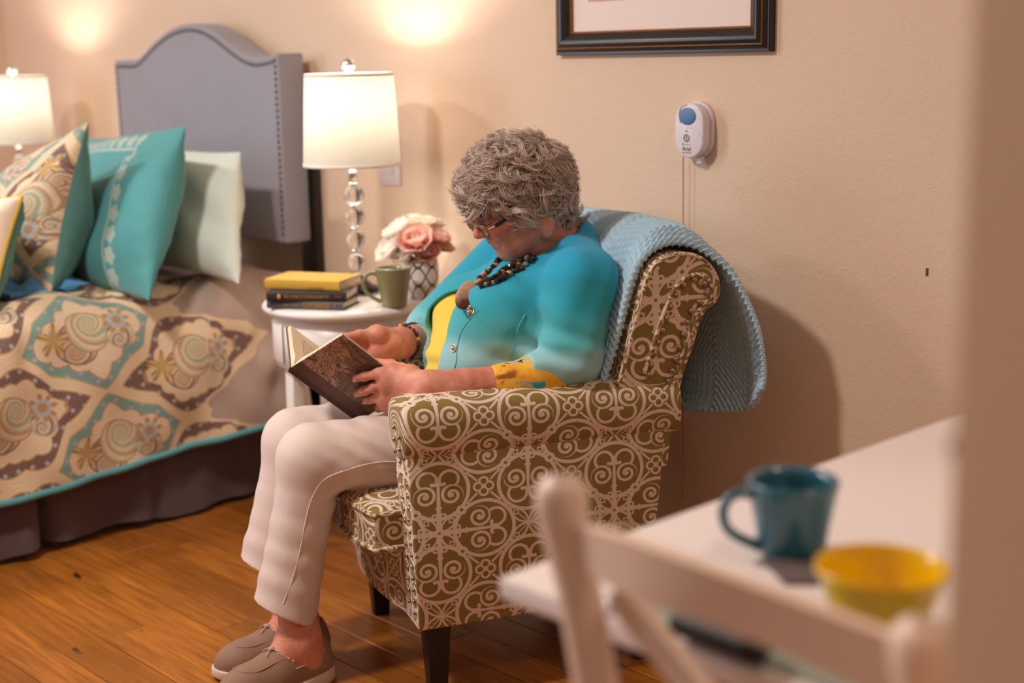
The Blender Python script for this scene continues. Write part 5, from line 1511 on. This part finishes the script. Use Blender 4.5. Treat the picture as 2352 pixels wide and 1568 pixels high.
shell = np.maximum(shell, -np.maximum(neck*.08, (.775+(x-.30)*.75)-z+0*y))
hem = .558
shell = np.maximum(shell, hem+0*x+0*y-z)
# sleeve openings
for c0, c1 in ((P_(1218, 868, .064), P_(1180, 872, .066)), (wR*.42+elR*.58, wR*.6+elR*.4)):
    d = (c1-c0)/np.linalg.norm(c1-c0); c2 = c0+d*.004
    pl = ((x-c2[0])*d[0]+(y-c2[1])*d[1]+(z-c2[2])*d[2])
    near = np.maximum(np.sqrt((x-c0[0])**2+(y-c0[1])**2+(z-c0[2])**2)-.075, (y-.104) if c0[1] < .2 else (.470-y))
    shell = np.maximum(shell, -np.maximum(-pl, near))
cg.f = shell.astype(np.float32)
V, F = cg.skin(); V = relax(V, F, 1, .35)
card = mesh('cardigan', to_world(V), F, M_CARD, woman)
# cuffs with the collage print
cf_ = Field((.10, -.02, .53), (.44, .16, .72), .0026)
a0, a1, a2 = P_(1312, 862, .060), P_(1230, 866, .063), P_(1134, 882, .074)
cf_.cone(a0, a1, .0475, .043, .01); cf_.cone(a1, a2, .043, .0355, .012)
w, (x, y, z) = cf_.all_grid()
cf_.f = cf_.f + (.0018*np.sin(x*80+z*90)*np.exp(-((x-.27)/.05)**2) + .0008*np.sin(x*100+y*60)).astype(np.float32)
b0 = cf_.f.copy(); s0 = np.maximum(b0, -(b0+.006))
d = (a2-a1)/np.linalg.norm(a2-a1); pl = (x-a2[0])*d[0]+(y-a2[1])*d[1]+(z-a2[2])*d[2]; s0 = np.maximum(s0, pl+0*x)
dd = np.array([.80, 0, .60]); e0_ = P_(1262, 848, .06); s0 = np.maximum(s0, (x-e0_[0])*dd[0]+(z-e0_[2])*dd[2]+0*y)
cf_.f = s0.astype(np.float32); V, F = cf_.skin(); V = relax(V, F, 1, .4); mesh('cuff', to_world(V), F, M_CUFF, woman)
cf_ = Field((.04, .38, .52), (.26, .60, .72), .0030); a1, a2 = wR*.40+elR*.60, wR*.60+elR*.40
cf_.cone(a1, a2, .0455, .041, .01); w, (x, y, z) = cf_.all_grid(); b0 = cf_.f.copy(); s0 = np.maximum(b0, -(b0+.004)); d = (a2-a1)/np.linalg.norm(a2-a1)
s0 = np.maximum(s0, (x-a2[0])*d[0]+(y-a2[1])*d[1]+(z-a2[2])*d[2]); s0 = np.maximum(s0, -((x-a1[0])*d[0]+(y-a1[1])*d[1]+(z-a1[2])*d[2])); cf_.f = s0.astype(np.float32); V, F = cf_.skin(); mesh('cuff', to_world(V), F, M_CARD, woman)
# trousers
def trouser_mat():
    mt, nt, b = new_mat('white_denim', lin((236, 220, 210)), .8); b.inputs['Sheen Weight'].default_value = .1
    nt.links.new(mix(nt, noise(nt, 10, 3), lin((212, 190, 182)), lin((224, 204, 196))), b.inputs['Base Color'])
    k = bump(nt, b, noise(nt, 600, 2), .15, .0006)
    k = bump(nt, b, noise(nt, 16, 4, stretch=(1, 1, .5)), .25, .008, k); return mt
M_PANTS = trouser_mat()
pt = Field((-.32, .08, .09), (.46, .48, .60), .0032)
pt.ell((.30, .28, .475), (.15, .185, .095), None, .02)
legs = []
for hp_, kn_, an_, vh, rk in (((.26, .195, .452), (-.146, .218, .452), (-.218, .208, .150), .0, .069), ((.26, .365, .455), (-.150, .358, .452), (-.222, .345, .190), 1, .068)):
    hp_, kn_, an_ = map(np.array, (hp_, kn_, an_)); mid = kn_*.55+an_*.45
    tmp = Field(pt.lo, pt.lo+pt.h*(pt.n-1), pt.h)
    tmp.cone(hp_, kn_, .088, rk, .02); tmp.cone(kn_, mid, rk-.004, .057, .02); tmp.cone(mid, an_+(an_-mid)*.25, .057, .067, .012)
    w, (x, y, z) = tmp.all_grid()
    # wrinkles behind the knee, along the seam, pulling over the thigh
    wr = 0*x+0*y+0*z + .0036*np.sin((z*1.0-x*.5)*150)*np.exp(-(((x-(-.085))/.045)**2+((z-.385)/.05)**2))
    wr += .0026*np.sin((x*.75+z)*140+y*20)*np.exp(-(((x+.02)/.12)**2+((z-.50)/.05)**2))
    wr += .0016*np.sin(z*95+x*60+y*25)*np.exp(-((z-.24)/.08)**2)
    tmp.f = tmp.f + wr.astype(np.float32)
    d = an_-mid; d = d/np.linalg.norm(d); d = np.array([d[0]-.28, 0, d[2]]); d /= np.linalg.norm(d)
    pl = (x-an_[0])*d[0]+(y-an_[1])*d[1]+(z-an_[2])*d[2]
    hol = np.maximum(tmp.f+.0075, (z+0*x+0*y)-.33)
    tmp.f = np.maximum(np.maximum(tmp.f, pl), -hol).astype(np.float32)
    legs.append((tmp, an_, d))
f0 = pt.f
for tmp, _, _ in legs:
    k = .012; hh_ = np.clip(k-np.abs(f0-tmp.f), 0, None)/k; f0 = np.minimum(f0, tmp.f)-hh_*hh_*k*.25
pt.f = np.maximum(f0, -(.56-(pt.window(pt.lo, pt.lo+pt.h*(pt.n-1))[1][2]))-0).astype(np.float32)
V, F = pt.skin(); V = relax(V, F, 1, .4)
trs = mesh('trousers', to_world(V), F, M_PANTS, woman)

# ------------------------------------------------------------------ details worn by the woman
from mathutils.bvhtree import BVHTree
def bvh(o):
    me = o.data; W = world_of(o)
    return BVHTree.FromPolygons([W @ v.co for v in me.vertices], [tuple(p.vertices) for p in me.polygons])
B_TR, B_CARD, B_SHIRT = bvh(trs), bvh(card), bvh(bpy.data.objects['shirt'])
def hit(b, px, py, off=.001):
    """first place on a surface along the sight line through a pixel of the photograph"""
    d = Vector(ray(px, py)).normalized(); r = b.ray_cast(Vector(O), d)
    if r[0] is None: return None, None
    n = r[1] if r[1].dot(d) < 0 else -r[1]
    return np.array(r[0] + n*off), np.array(n)
def seam(name, b, pts, r, mat, n=40, off=.0006, parent=woman):
    P = smooth_path(np.array(pts, float), n); Q = [hit(b, *p, off)[0] for p in P]; Q = [q for q in Q if q is not None]
    if len(Q) < 4: return None
    Q = np.array(Q); d = np.linalg.norm(np.diff(Q, axis=0), axis=1); cut = np.where(d > .03)[0]
    if len(cut): Q = Q[:cut[0]+1] if cut[0] > 4 else Q[cut[-1]+1:]
    if len(Q) < 4: return None
    for _ in range(2): Q[1:-1] = (Q[:-2]+2*Q[1:-1]+Q[2:])/4
    return tube(name, Q, r, mat, parent, n=6)
M_STITCH = plain('ivory_stitching', (238, 222, 208), .8); M_TSTITCH = plain('pale_teal_stitching', (110, 190, 196), .8)
seam('side_seam', B_TR, [(918, 1060), (860, 1062), (800, 1078), (745, 1100), (718, 1140), (703, 1190), (690, 1260), (672, 1330), (650, 1385)], .0012, M_STITCH, off=.0002)
seam('dart_stitching', B_CARD, [(1206, 722), (1190, 752), (1180, 780), (1175, 815), (1172, 845)], .0011, M_TSTITCH)
seam('placket_stitching', B_CARD, [(1100, 712), (1075, 738), (1058, 765), (1050, 800), (1048, 830), (1040, 858)], .0009, M_TSTITCH)
# snap buttons
M_SNAP = plain('silver_snap', (226, 210, 200), .2, metal=.9)
for px, py in ((1042, 799), (1046, 671), (1082, 716)):
    p, n = hit(B_CARD, px, py, .0012)
    if p is None: continue
    a = Vector(n).to_track_quat('Z', 'Y').to_matrix(); ring = [np.array(Vector(p) + a @ Vector((.0072*math.cos(q), .0072*math.sin(q), 0))) for q in np.linspace(0, 2*np.pi, 20, endpoint=False)]
    V, F = merge([tube_mesh(np.array(ring), .0014, 6, closed=True)] + ([ball_mesh(p, .0050, 10, 6)] if (px, py) != (1046, 671) else []))
    mesh('snap_button', V, F, M_SNAP, woman)
# shoes
M_SUEDE = plain('taupe_nubuck', (148, 114, 94), .85, vary=.08, scale=60, bstr=.3, bscale=500, bdist=.0008); M_SOLE = plain('cream_rubber_sole', (214, 190, 172), .6); M_LACE = plain('beige_lace', (190, 160, 136), .8)
def shoe(heel, toe, label_side):
    heel, toe = np.array(heel), np.array(toe); ax = toe-heel; Ls = np.linalg.norm(ax); ax = ax/Ls; sd = np.array([-ax[1], ax[0], 0])
    if sd[1] > 0: sd = -sd
    Q = lambda a, b, c: heel+ax*a+sd*b+np.array([0, 0, c])
    root = bpy.data.objects.new('shoe', None); COL.objects.link(root); root.location = tuple(to_world(heel[None])[0]); adopt_keep(root, woman)
    lo = np.minimum(heel, toe)-.07; hi = np.maximum(heel, toe)+.07; lo[2] = -.004; hi[2] = .115
    f = Field(lo, hi, .0022)
    f.cone(Q(.034, 0, .040), Q(.034, 0, .066), .035, .031, .01)
    f.cone(Q(.036, 0, .038), Q(.13, .004, .036), .037, .040, .02); f.cone(Q(.13, .004, .034), Q(.190, .003, .030), .041, .039, .02); f.cone(Q(.190, .003, .030), Q(.212, .0, .028), .037, .030, .02)
    f.cone(Q(.115, .002, .058), Q(.165, .002, .040), .030, .028, .02)
    w, (x, y, z) = f.all_grid()
    a = (x-heel[0])*ax[0]+(y-heel[1])*ax[1]+0*z; b = (x-heel[0])*sd[0]+(y-heel[1])*sd[1]+0*z
    f.f = np.maximum(f.f, .016-z+0*x+0*y)
    up0 = f.f.copy()
    top = z+0*x - np.interp(a, [0, .015, .06, .105, .125, .24], [.086, .084, .060, .066, .092, .11])
    op = np.maximum(np.maximum(up0+.0042, a-.118), -(z+0*x-.028))
    opw = np.maximum(np.abs(b)-.034, a-.118)
    f.f = np.maximum(np.maximum(up0, np.minimum(top, 1)), -op).astype(np.float32)
    # apron seam round the toe: a raised line
    V, F = f.skin(); V = relax(V, F, 1, .4); mesh('shoe_upper', to_world(V), F, M_SUEDE, root)
    f2 = Field(lo, hi, .0022); f2.f = np.where(np.abs(z+0*x+0*y-.014) < .05, 9, 9).astype(np.float32)
    g = (up0-.0045)
    # sole follows the outline of the upper near the ground
    f3 = Field(lo, hi, .0022)
    f3.cone(Q(.034, 0, .012), Q(.13, .004, .012), .0425, .044, .02); f3.cone(Q(.13, .004, .012), Q(.190, .003, .014), .0455, .0435, .02); f3.cone(Q(.190, .003, .014), Q(.214, 0, .016), .0425, .034, .02)
    zt = np.interp(a, [0, .05, .12, .2, .25], [.032, .024, .019, .022, .028]); zb_ = np.interp(a, [0, .02, .17, .25], [.004, .0, .0, .010])
    f3.f = np.maximum(f3.f, np.maximum(z+0*x-zt, zb_-z+0*x)).astype(np.float32)
    V, F = f3.skin(); V = relax(V, F, 1, .3); mesh('sole', to_world(V), F, M_SOLE, root)
    # apron piping, lace bow and collar cord
    def top_z(aa, bb):
        i = ((Q(aa, bb, 0)-f.lo)/f.h).astype(int); col = up0[i[0], i[1], :]; k = np.where(col < 0)[0]; return f.lo[2]+f.h*(k[-1]+.6) if len(k) else .03
    pr = [(.118, .030), (.145, .032), (.175, .029), (.198, .020), (.206, .0), (.198, -.020), (.175, -.029), (.145, -.032), (.118, -.030)]
    pp_ = np.array([Q(aa, bb, top_z(aa, bb)+.0005) for aa, bb in pr]); tube('apron_piping', to_world(smooth_path(pp_, 50)), .0016, M_SUEDE, root, n=6)
    kb = Q(.128, .002, top_z(.128, .002)+.004); V, F = ball_mesh(to_world(kb[None])[0], .006, 10, 6, (1, 1, .8)); parts = [(V, F)]
    for da, db in ((.018, -.012), (-.006, -.020), (-.022, -.030), (-.030, -.034), (.012, .014), (.006, .020)):
        e = Q(.128+da, .002-db, top_z(.128+da, .002-db)+.002); parts.append(tube_mesh(to_world(smooth_path(np.array([kb, (kb+e)/2+np.array([0, 0, .003]), e]), 8)), .0013, 6))
    V, F = merge(parts); mesh('lace', V, F, M_LACE, root)
    for sg in (1, -1):
        pc = np.array([Q(aa, sg*bb, zz) for aa, bb, zz in ((.112, .037, .052), (.085, .040, .054), (.055, .0385, .060), (.025, .034, .074))]); tube('collar_cord', to_world(smooth_path(pc, 20)), .0017, M_LACE, root, n=6)
    return root
def adopt_keep(o, parent):
    o.parent = parent; o.matrix_parent_inverse = world_of(parent).inverted()
shoe((-.134, .209, 0), (-.354, .137, 0), 'near'); shoe((-.116, .309, 0), (-.350, .268, 0), 'far')

# glasses
M_RIM = plain('bronze_metal', (170, 140, 112), .25, metal=.9); M_TEMPLE = plain('dark_navy_acetate', (34, 36, 44), .3); M_LENS, ntl, bl_ = new_mat('clear_lens', (1, 1, 1), .02)
bl_.inputs['Transmission Weight'].default_value = 1; bl_.inputs['IOR'].default_value = 1.15
gl = bpy.data.objects.new('glasses', None); COL.objects.link(gl); gl.location = tuple(to_world(H(.1, 0, 0)[None])[0]); adopt_keep(gl, woman)
for sg in (-1, 1):
    th = np.linspace(0, 2*np.pi, 40, endpoint=False); cs_, sn = np.cos(th), np.sin(th)
    s_ = .0335+.0235*np.sign(cs_)*np.abs(cs_)**.6; h_ = -.016+.0165*np.sign(sn)*np.abs(sn)**.6
    f_ = .1010 - .10*np.clip(s_-.012, 0, 1)**1.0*.26 + h_*.10
    P = np.array([H(a, b*sg, c) for a, b, c in zip(f_, s_, h_)])
    tube('rim', to_world(P), .0011, M_RIM, gl, n=6, closed=True)
    cen_ = P.mean(0); V = np.vstack([P, cen_]); mesh('lens', to_world(V), [(i, (i+1) % 40, 40) for i in range(40)], M_LENS, gl)
    bar('temple', to_world(H(.080, .0655*sg, -.0135)[None])[0], to_world(H(.000, .0785*sg, .003)[None])[0], .0075, .0026, M_TEMPLE, gl, side=tuple(to_world(H(0, 0, 1)[None])[0]-to_world(H(0, 0, 0)[None])[0]))
    tube('hinge', to_world(smooth_path(np.array([H(.0980, .0560*sg, -.016), H(.086, .063*sg, -.015), H(.079, .0662*sg, -.0133)]), 8)), .0020, M_RIM, gl, n=6)
tube('bridge', to_world(smooth_path(np.array([H(.100, -.011, -.010), H(.1015, 0, -.006), H(.100, .011, -.010)]), 10)), .0013, M_RIM, gl, n=6)

# necklace: two strands of mixed beads and a horn pendant
M_BEADS = [plain('smoky_bronze_bead', (74, 50, 38), .2, metal=.3), plain('dark_brown_bead', (38, 26, 22), .2), plain('amber_bead', (214, 138, 62), .3), plain('grey_crystal_bead', (150, 140, 136), .15, metal=.3)]
nkl = bpy.data.objects.new('necklace', None); COL.objects.link(nkl); nkl.location = tuple(L(.3, .28, .8)); adopt_keep(nkl, woman)
V0, F0 = ball_mesh((0, 0, 0), 1, 7, 5)
BM = []
for mt in M_BEADS:
    o = mesh('bead', V0, fix_tri(F0), mt, smooth=False); BM.append(o.data); bpy.data.objects.remove(o)
rb = np.random.default_rng(5)
def bead(p, r, k, parent):
    o = bpy.data.objects.new('bead', BM[k]); COL.objects.link(o)
    o.matrix_basis = Matrix.Translation(tuple(p)) @ Matrix.Rotation(rb.uniform(0, 6), 4, 'Z') @ Matrix.Rotation(rb.uniform(0, 3), 4, 'X') @ Matrix.Diagonal((r*rb.uniform(.8, 1.25), r*rb.uniform(.8, 1.2), r*rb.uniform(.7, 1.1), 1)); adopt(o, parent)
def card_or_shirt(px, py, off):
    a, n = hit(B_CARD, px, py, off); c, n2 = hit(B_SHIRT, px, py, off)
    if a is None: return c
    if c is None: return a
    return a if np.linalg.norm(a-O) < np.linalg.norm(c-O) else c
strands = [[(1222, 590), (1195, 605), (1165, 620), (1145, 636), (1125, 648), (1106, 655)], [(1228, 596), (1200, 616), (1170, 634), (1145, 648), (1122, 658), (1108, 660)], [(1100, 652), (1118, 634), (1130, 620), (1142, 606), (1150, 594)], [(1104, 657), (1112, 640), (1124, 626), (1135, 612)]]
for j, st_ in enumerate(strands):
    P = smooth_path(np.array(st_, float), 60); Q = [card_or_shirt(*p, .005) for p in P]; Q = np.array([q for q in Q if q is not None])
    if len(Q) < 4: continue
    tube('cord', Q, .0012, M_BEADS[1], nkl, n=5)
    s = np.concatenate([[0], np.cumsum(np.linalg.norm(np.diff(Q, axis=0), axis=1))])
    for t in np.arange(.002, s[-1], .0080):
        p = np.array([np.interp(t, s, Q[:, k]) for k in range(3)]) + rb.normal(0, .0015, 3)
        bead(p, rb.uniform(.0052, .0080), int(rb.choice(4, p=[.42, .33, .12, .13])), nkl)
pc = card_or_shirt(1080, 686, .007)
mt, nt, b = new_mat('polished_horn', (.4, .2, .1), .12); x, y, z = xyz(nt)
nt.links.new(ramp(nt, (z-pc[2]+.035)*(1/.07) + noise_e(nt, 40)*.15-.07, [(0, lin((40, 26, 28))), (.40, lin((84, 50, 40))), (.62, lin((176, 124, 92))), (1, lin((214, 174, 140)))]), b.inputs['Base Color'])
M_HORN = mt
pa, pb = card_or_shirt(1094, 655, .010)-FW*.012, card_or_shirt(1068, 714, .012)-FW*.016
d = (pa-pb)/np.linalg.norm(pa-pb); nv = -FW - d*((-FW)@d); nv /= np.linalg.norm(nv); sx = np.cross(d, nv)
V, F = ball_mesh((0, 0, 0), 1, 28, 18); V = (pa+pb)/2 + V[:, :1]*sx*.0215 + V[:, 1:2]*nv*.0055 + V[:, 2:3]*d*np.linalg.norm(pa-pb)*.53
mesh('pendant', V, fix_tri(F), M_HORN, nkl)
V, F = merge([ball_mesh(card_or_shirt(1079+dx, 713+dy, .006), .004, 8, 6) for dx, dy in ((0, 0), (4, -5), (1, 6))]); mesh('silver_charm', V, F, M_SNAP, nkl)
# bracelet on the far wrist
brc = bpy.data.objects.new('bracelet', None); COL.objects.link(brc); brc.location = tuple(to_world(wR[None])[0]); adopt_keep(brc, woman)
axw = (elR-wR)/np.linalg.norm(elR-wR); wc = wR+axw*.012; e1 = np.cross(axw, [0, 1.0, 0]); e1 /= np.linalg.norm(e1); e2 = np.cross(axw, e1)
for k in range(20):
    q = 2*np.pi*k/20; p = wc+(e1*math.cos(q)+e2*math.sin(q))*.0345
    bead(to_world(p[None])[0], .0062 if k % 5 else .0085, (0, 1, 0, 1, 2)[k % 5], brc)

# hair: an inner cap and thousands of short curled strands
def hair_mat():
    mt, nt, b = new_mat('grey_curly_hair', (.3, .26, .23), .45)
    g = nt.nodes.new('ShaderNodeNewGeometry')
    c = ramp(nt, g.outputs['Random Per Island'], [(0, lin((172, 144, 128))), (.4, lin((210, 184, 168))), (.75, lin((230, 210, 196))), (1, lin((250, 240, 232)))])
    nt.links.new(c, b.inputs['Base Color']); return mt
M_HAIR = hair_mat(); M_CAP = plain('dark_grey_hair_root', (150, 126, 112), .8, vary=.3, scale=90, bstr=.6, bscale=160, bdist=.006)
hc = P_(1190, 408, VH)
hfld = Field(hc-.17, hc+.17, .004)
hfld.ell(P_(1195, 398, VH), (.122, .100, .094), None, .02)
hfld.ell(P_(1128, 425, VH), (.070, .082, .058), None, .03)
hfld.ell(P_(1250, 440, VH+.0), (.074, .092, .078), None, .03)
hfld.ell(P_(1285, 478, VH), (.046, .070, .052), None, .03)
for v_ in (VH-.062, VH+.062): hfld.ell(P_(1212, 478, VH-.062)+np.array([0, v_-(VH-.062), 0]), (.052, .030, .038), None, .02)
hfld.ell(P_(1100, 458, VH-.02), (.036, .060, .028), None, .02)
Vg, Fg = hfld.skin(); Vg = relax(Vg, Fg, 2, .5)
ctr = P_(1195, 410, VH)
Vg = P_(1190, 408, VH)+(Vg-P_(1195, 410, VH))*.915
inner = ctr+(Vg-ctr)*.90
hr_root = mesh('hair', to_world(inner), Fg, M_CAP, woman)
nrm_ = np.zeros_like(Vg); fn = np.cross(Vg[Fg[:, 1]]-Vg[Fg[:, 0]], Vg[Fg[:, 2]]-Vg[Fg[:, 0]])
for k in range(4): np.add.at(nrm_, Fg[:, k], fn)
nrm_ /= np.linalg.norm(nrm_, axis=1)[:, None]+1e-9
if ((Vg-ctr)*nrm_).sum(1).mean() < 0: nrm_ = -nrm_
# keep the face and the nape free
q = (Vg-HC)/HS; ff, fs, fh = q@hf, q@hs_, q@hh
ok = ~((ff > .050) & (fh < .022)) & ~((fh < -.030) & (ff > -.030)) 
idx = np.where(ok)[0]
rh = np.random.default_rng(11)
crown = P_(1235, 330, VH)
NC, NS_, NP = 800, 26, 9
sel_ = rh.choice(idx, NC, replace=False)
strV, strF, kk = [], [], 0
tt = np.linspace(0, 1, NP)
ring3 = np.array([0, 2*np.pi/3, 4*np.pi/3])
for ci in sel_:
    p0, n = Vg[ci], nrm_[ci]
    away = p0-crown; away = away-n*(away@n); away /= np.linalg.norm(away)+1e-6
    down = np.array([0, 0, -1.0]) - n*(-n[2]); 
    d0 = away*.8 + down*.5 + rh.normal(0, .38, 3); d0 -= n*(d0@n); d0 /= np.linalg.norm(d0)+1e-6
    b0 = np.cross(n, d0)*(1 if rh.random() < .5 else -1)
    Lc = rh.uniform(.045, .085); turn = rh.uniform(1.2, 3.6); lift = rh.uniform(.004, .013)
    # clump spine: starts along d0 and winds into a curl lying on the head
    ang = turn*tt**1.6; stp = Lc/NP
    cx, sx_ = np.cumsum(np.cos(ang))*stp, np.cumsum(np.sin(ang))*stp
    spine = p0 - n*.012 + d0*cx[:, None] + b0*sx_[:, None] + n*(lift*np.sin(np.pi*tt*.8)+.006*tt)[:, None]
    # follow the roundness of the head
    drop = ((cx**2+sx_**2)/(2*.105)); spine = spine - n*drop[:, None]*.8
    for s in range(NS_):
        o1, o2 = rh.normal(0, .0062), rh.normal(0, .0030)
        sp = spine + (b0*o1*(1-.35*tt[:, None])) + n*(o2+.0015*np.sin(tt*9+s))[:, None] + rh.normal(0, .0009, (NP, 3))
        sp[1:-1] = (sp[:-2]+2*sp[1:-1]+sp[2:])/4
        r = .00034*np.interp(tt, [0, .1, .7, 1], [1, 1.25, 1, .25])*rh.uniform(.8, 1.5)
        T = np.gradient(sp, axis=0); T /= np.linalg.norm(T, axis=1)[:, None]+1e-9
        N1 = np.cross(T, n+.01); N1 /= np.linalg.norm(N1, axis=1)[:, None]+1e-9; N2 = np.cross(T, N1)
        v = sp[:, None]+r[:, None, None]*(N1[:, None]*np.cos(ring3)[None, :, None]+N2[:, None]*np.sin(ring3)[None, :, None])
        strV.append(v.reshape(-1, 3))
nst = len(strV); g = grid_faces(NP, 3, False, True)
FF = (g[None]+(np.arange(nst)*NP*3)[:, None, None]).reshape(-1, 4)
curls = mesh('curls', to_world(np.vstack(strV)), FF, M_HAIR, hr_root, kind='stuff')

# ------------------------------------------------------------------ the open book in her hands
bk = thing('open_book', 'open hardback with an old map printed on its cover, held in the woman\'s hands', 'book', to_world(((BS0+BS1)/2)[None])[0])
def cover_mat():
    mt, nt, b = new_mat('printed_map_cover', (.3, .2, .15), .55)
    a, h = uvs(nt)
    paper = mix(nt, noise(nt, 30, 5), lin((206, 168, 140)), lin((172, 134, 108)))
    n1 = E(nt, noise(nt, 16, 6, .65, dist=1.5)); n2 = E(nt, noise(nt, 34, 6, .6, dist=1.0)); n3 = E(nt, noise(nt, 90, 4, .6))
    ln = ((n1-.5).abs() - .010).min((n1-.60).abs()-.006).min((n2-.5).abs() - .008)
    col = mix(nt, ln.below(.006), paper, lin((52, 42, 36)))
    # ruled bearings
    r1 = ((a*.8+h*.6).mod(.022)-.011).abs()-.0002; r2 = ((a*.5-h*.85).mod(.027)-.0135).abs()-.0002
    col = mix(nt, r1.min(r2).below(.0002)*.7, col, lin((70, 58, 48)))
    col = mix(nt, (n3-.60).gt(0)*.45, col, lin((60, 48, 40)))
    edge = h*.6 + a*.4 - .075 + (n1-.5)*.12
    col = mix(nt, edge.gt(0)*.55, col, lin((58, 46, 40)))
    sp = (a - .033)
    col = mix(nt, sp.below(.0006), col, mix(nt, noise(nt, 60, 4), lin((84, 58, 48)), lin((104, 74, 62))))
    nt.links.new(col, b.inputs['Base Color']); bump(nt, b, noise(nt, 300, 3), .1, .001); return mt
M_COVER = cover_mat(); M_ENDP = plain('worn_cover_edge', (120, 92, 74), .8)
def page_mat():
    mt, nt, b = new_mat('book_page_with_print', lin((236, 214, 190)), .9)
    a, h = uvs(nt)
    base = mix(nt, noise(nt, 20, 3), lin((234, 210, 186)), lin((242, 222, 200)))
    row = (h.mod(.0062) - .0031).abs() - .0011
    wrd = E(nt, noise(nt, 1, 2, vec=None))
    cb = nt.nodes.new('ShaderNodeCombineXYZ'); nt.links.new((a*260).k, cb.inputs[0]); nt.links.new(((h*(1/.0062)).floor()*7.3).k, cb.inputs[1])
    wn = E(nt, noise(nt, 1.0, 2, vec=cb.outputs[0]))
    inside = (a - .022).gt(0)*(.128 - a).gt(0)*(h - .030).gt(0)*(.172 - h).gt(0)
    ink = row.below(.0005)*wn.gt(.44)*inside
    nt.links.new(mix(nt, ink*.8, base, lin((92, 78, 68))), b.inputs['Base Color']); return mt
M_PAGE = page_mat()
M_PEDGE = plain('page_block_edge', (232, 208, 180), .9, vary=.06, scale=300)
axn = ax_l/LL
def half(B0, flip, nm):
    wv = B0-BS0; wv = wv-axn*(wv@axn); Wd = np.linalg.norm(wv); wv /= Wd
    inn = np.cross(wv, axn); inn /= np.linalg.norm(inn)
    other = (BB0 if flip == 0 else BA0)-BS0
    if inn@other < 0: inn = -inn
    Q = lambda a, h, c: BS0+wv*a+axn*h+inn*c
    G = lambda pts: to_world(np.array(pts))
    # board
    cs = [Q(a, h, c) for c in (0, .0028) for a, h in ((.004, 0), (Wd, 0), (Wd, LL), (.004, LL))]
    o = hexa(list(G(cs)), 'cover', M_COVER if flip == 0 else M_ENDP, bk, .0007)
    lay = o.data.uv_layers.new(name='UVMap'); Wm = world_of(o)
    for l in o.data.loops:
        p = np.array(Wm @ o.data.vertices[l.vertex_index].co); qv = to_uvz(p)-BS0; lay.data[l.index].uv = (qv@wv, qv@axn)
    # page block, fanned and bulging at the gutter
    na_ = 24; aa = np.linspace(.001, Wd-.005, na_); t_ = (aa/Wd)
    ph_ = .0030+.0105*(1-np.exp(-t_*9))*(1-.15*t_) + (.004*np.exp(-((t_-.18)/.14)**2))
    V = []; UVp = []
    for h in (.003, LL-.003):
        for a_, c_ in zip(aa, ph_): V.append(Q(a_, h, c_)); UVp.append((a_ if flip else Wd-a_, h))
        for a_ in aa: V.append(Q(a_, h, .0029)); UVp.append((0, 0))
    n_ = na_; k2 = 2*n_
    top = [(i, i+1, k2+i+1, k2+i) for i in range(n_-1)]
    mesh('page', G(V), top, M_PAGE, bk, uv=np.array(UVp))
    eds = [(i, n_+i, n_+i+1, i+1) for i in range(n_-1)] + [(k2+i, k2+i+1, k2+n_+i+1, k2+n_+i) for i in range(n_-1)] + [(n_-1, 2*n_-1, k2+2*n_-1, k2+n_-1)]
    mesh('page_edges', G(V), eds, M_PEDGE, bk, smooth=False)
half(BA0, 0, 'near'); half(BB0, 1, 'far')
# spine
a_, b_ = BA0-BS0, BB0-BS0; a_ = a_-axn*(a_@axn); b_ = b_-axn*(b_@axn); a_ /= np.linalg.norm(a_); b_ /= np.linalg.norm(b_)
bis = -(a_+b_); bis /= np.linalg.norm(bis)
pp_ = [BS0+a_*.006, BS0+a_*.002+bis*.003, BS0+bis*.006, BS0+b_*.002+bis*.003, BS0+b_*.006]
V = np.array([p+axn*h for h in (0, LL) for p in smooth_path(np.array(pp_), 11)]); F = [(i, i+1, 12+i, 11+i) for i in range(10)]
mesh('spine', to_world(V), F, plain('brown_cloth_spine', (78, 54, 46), .7), bk)
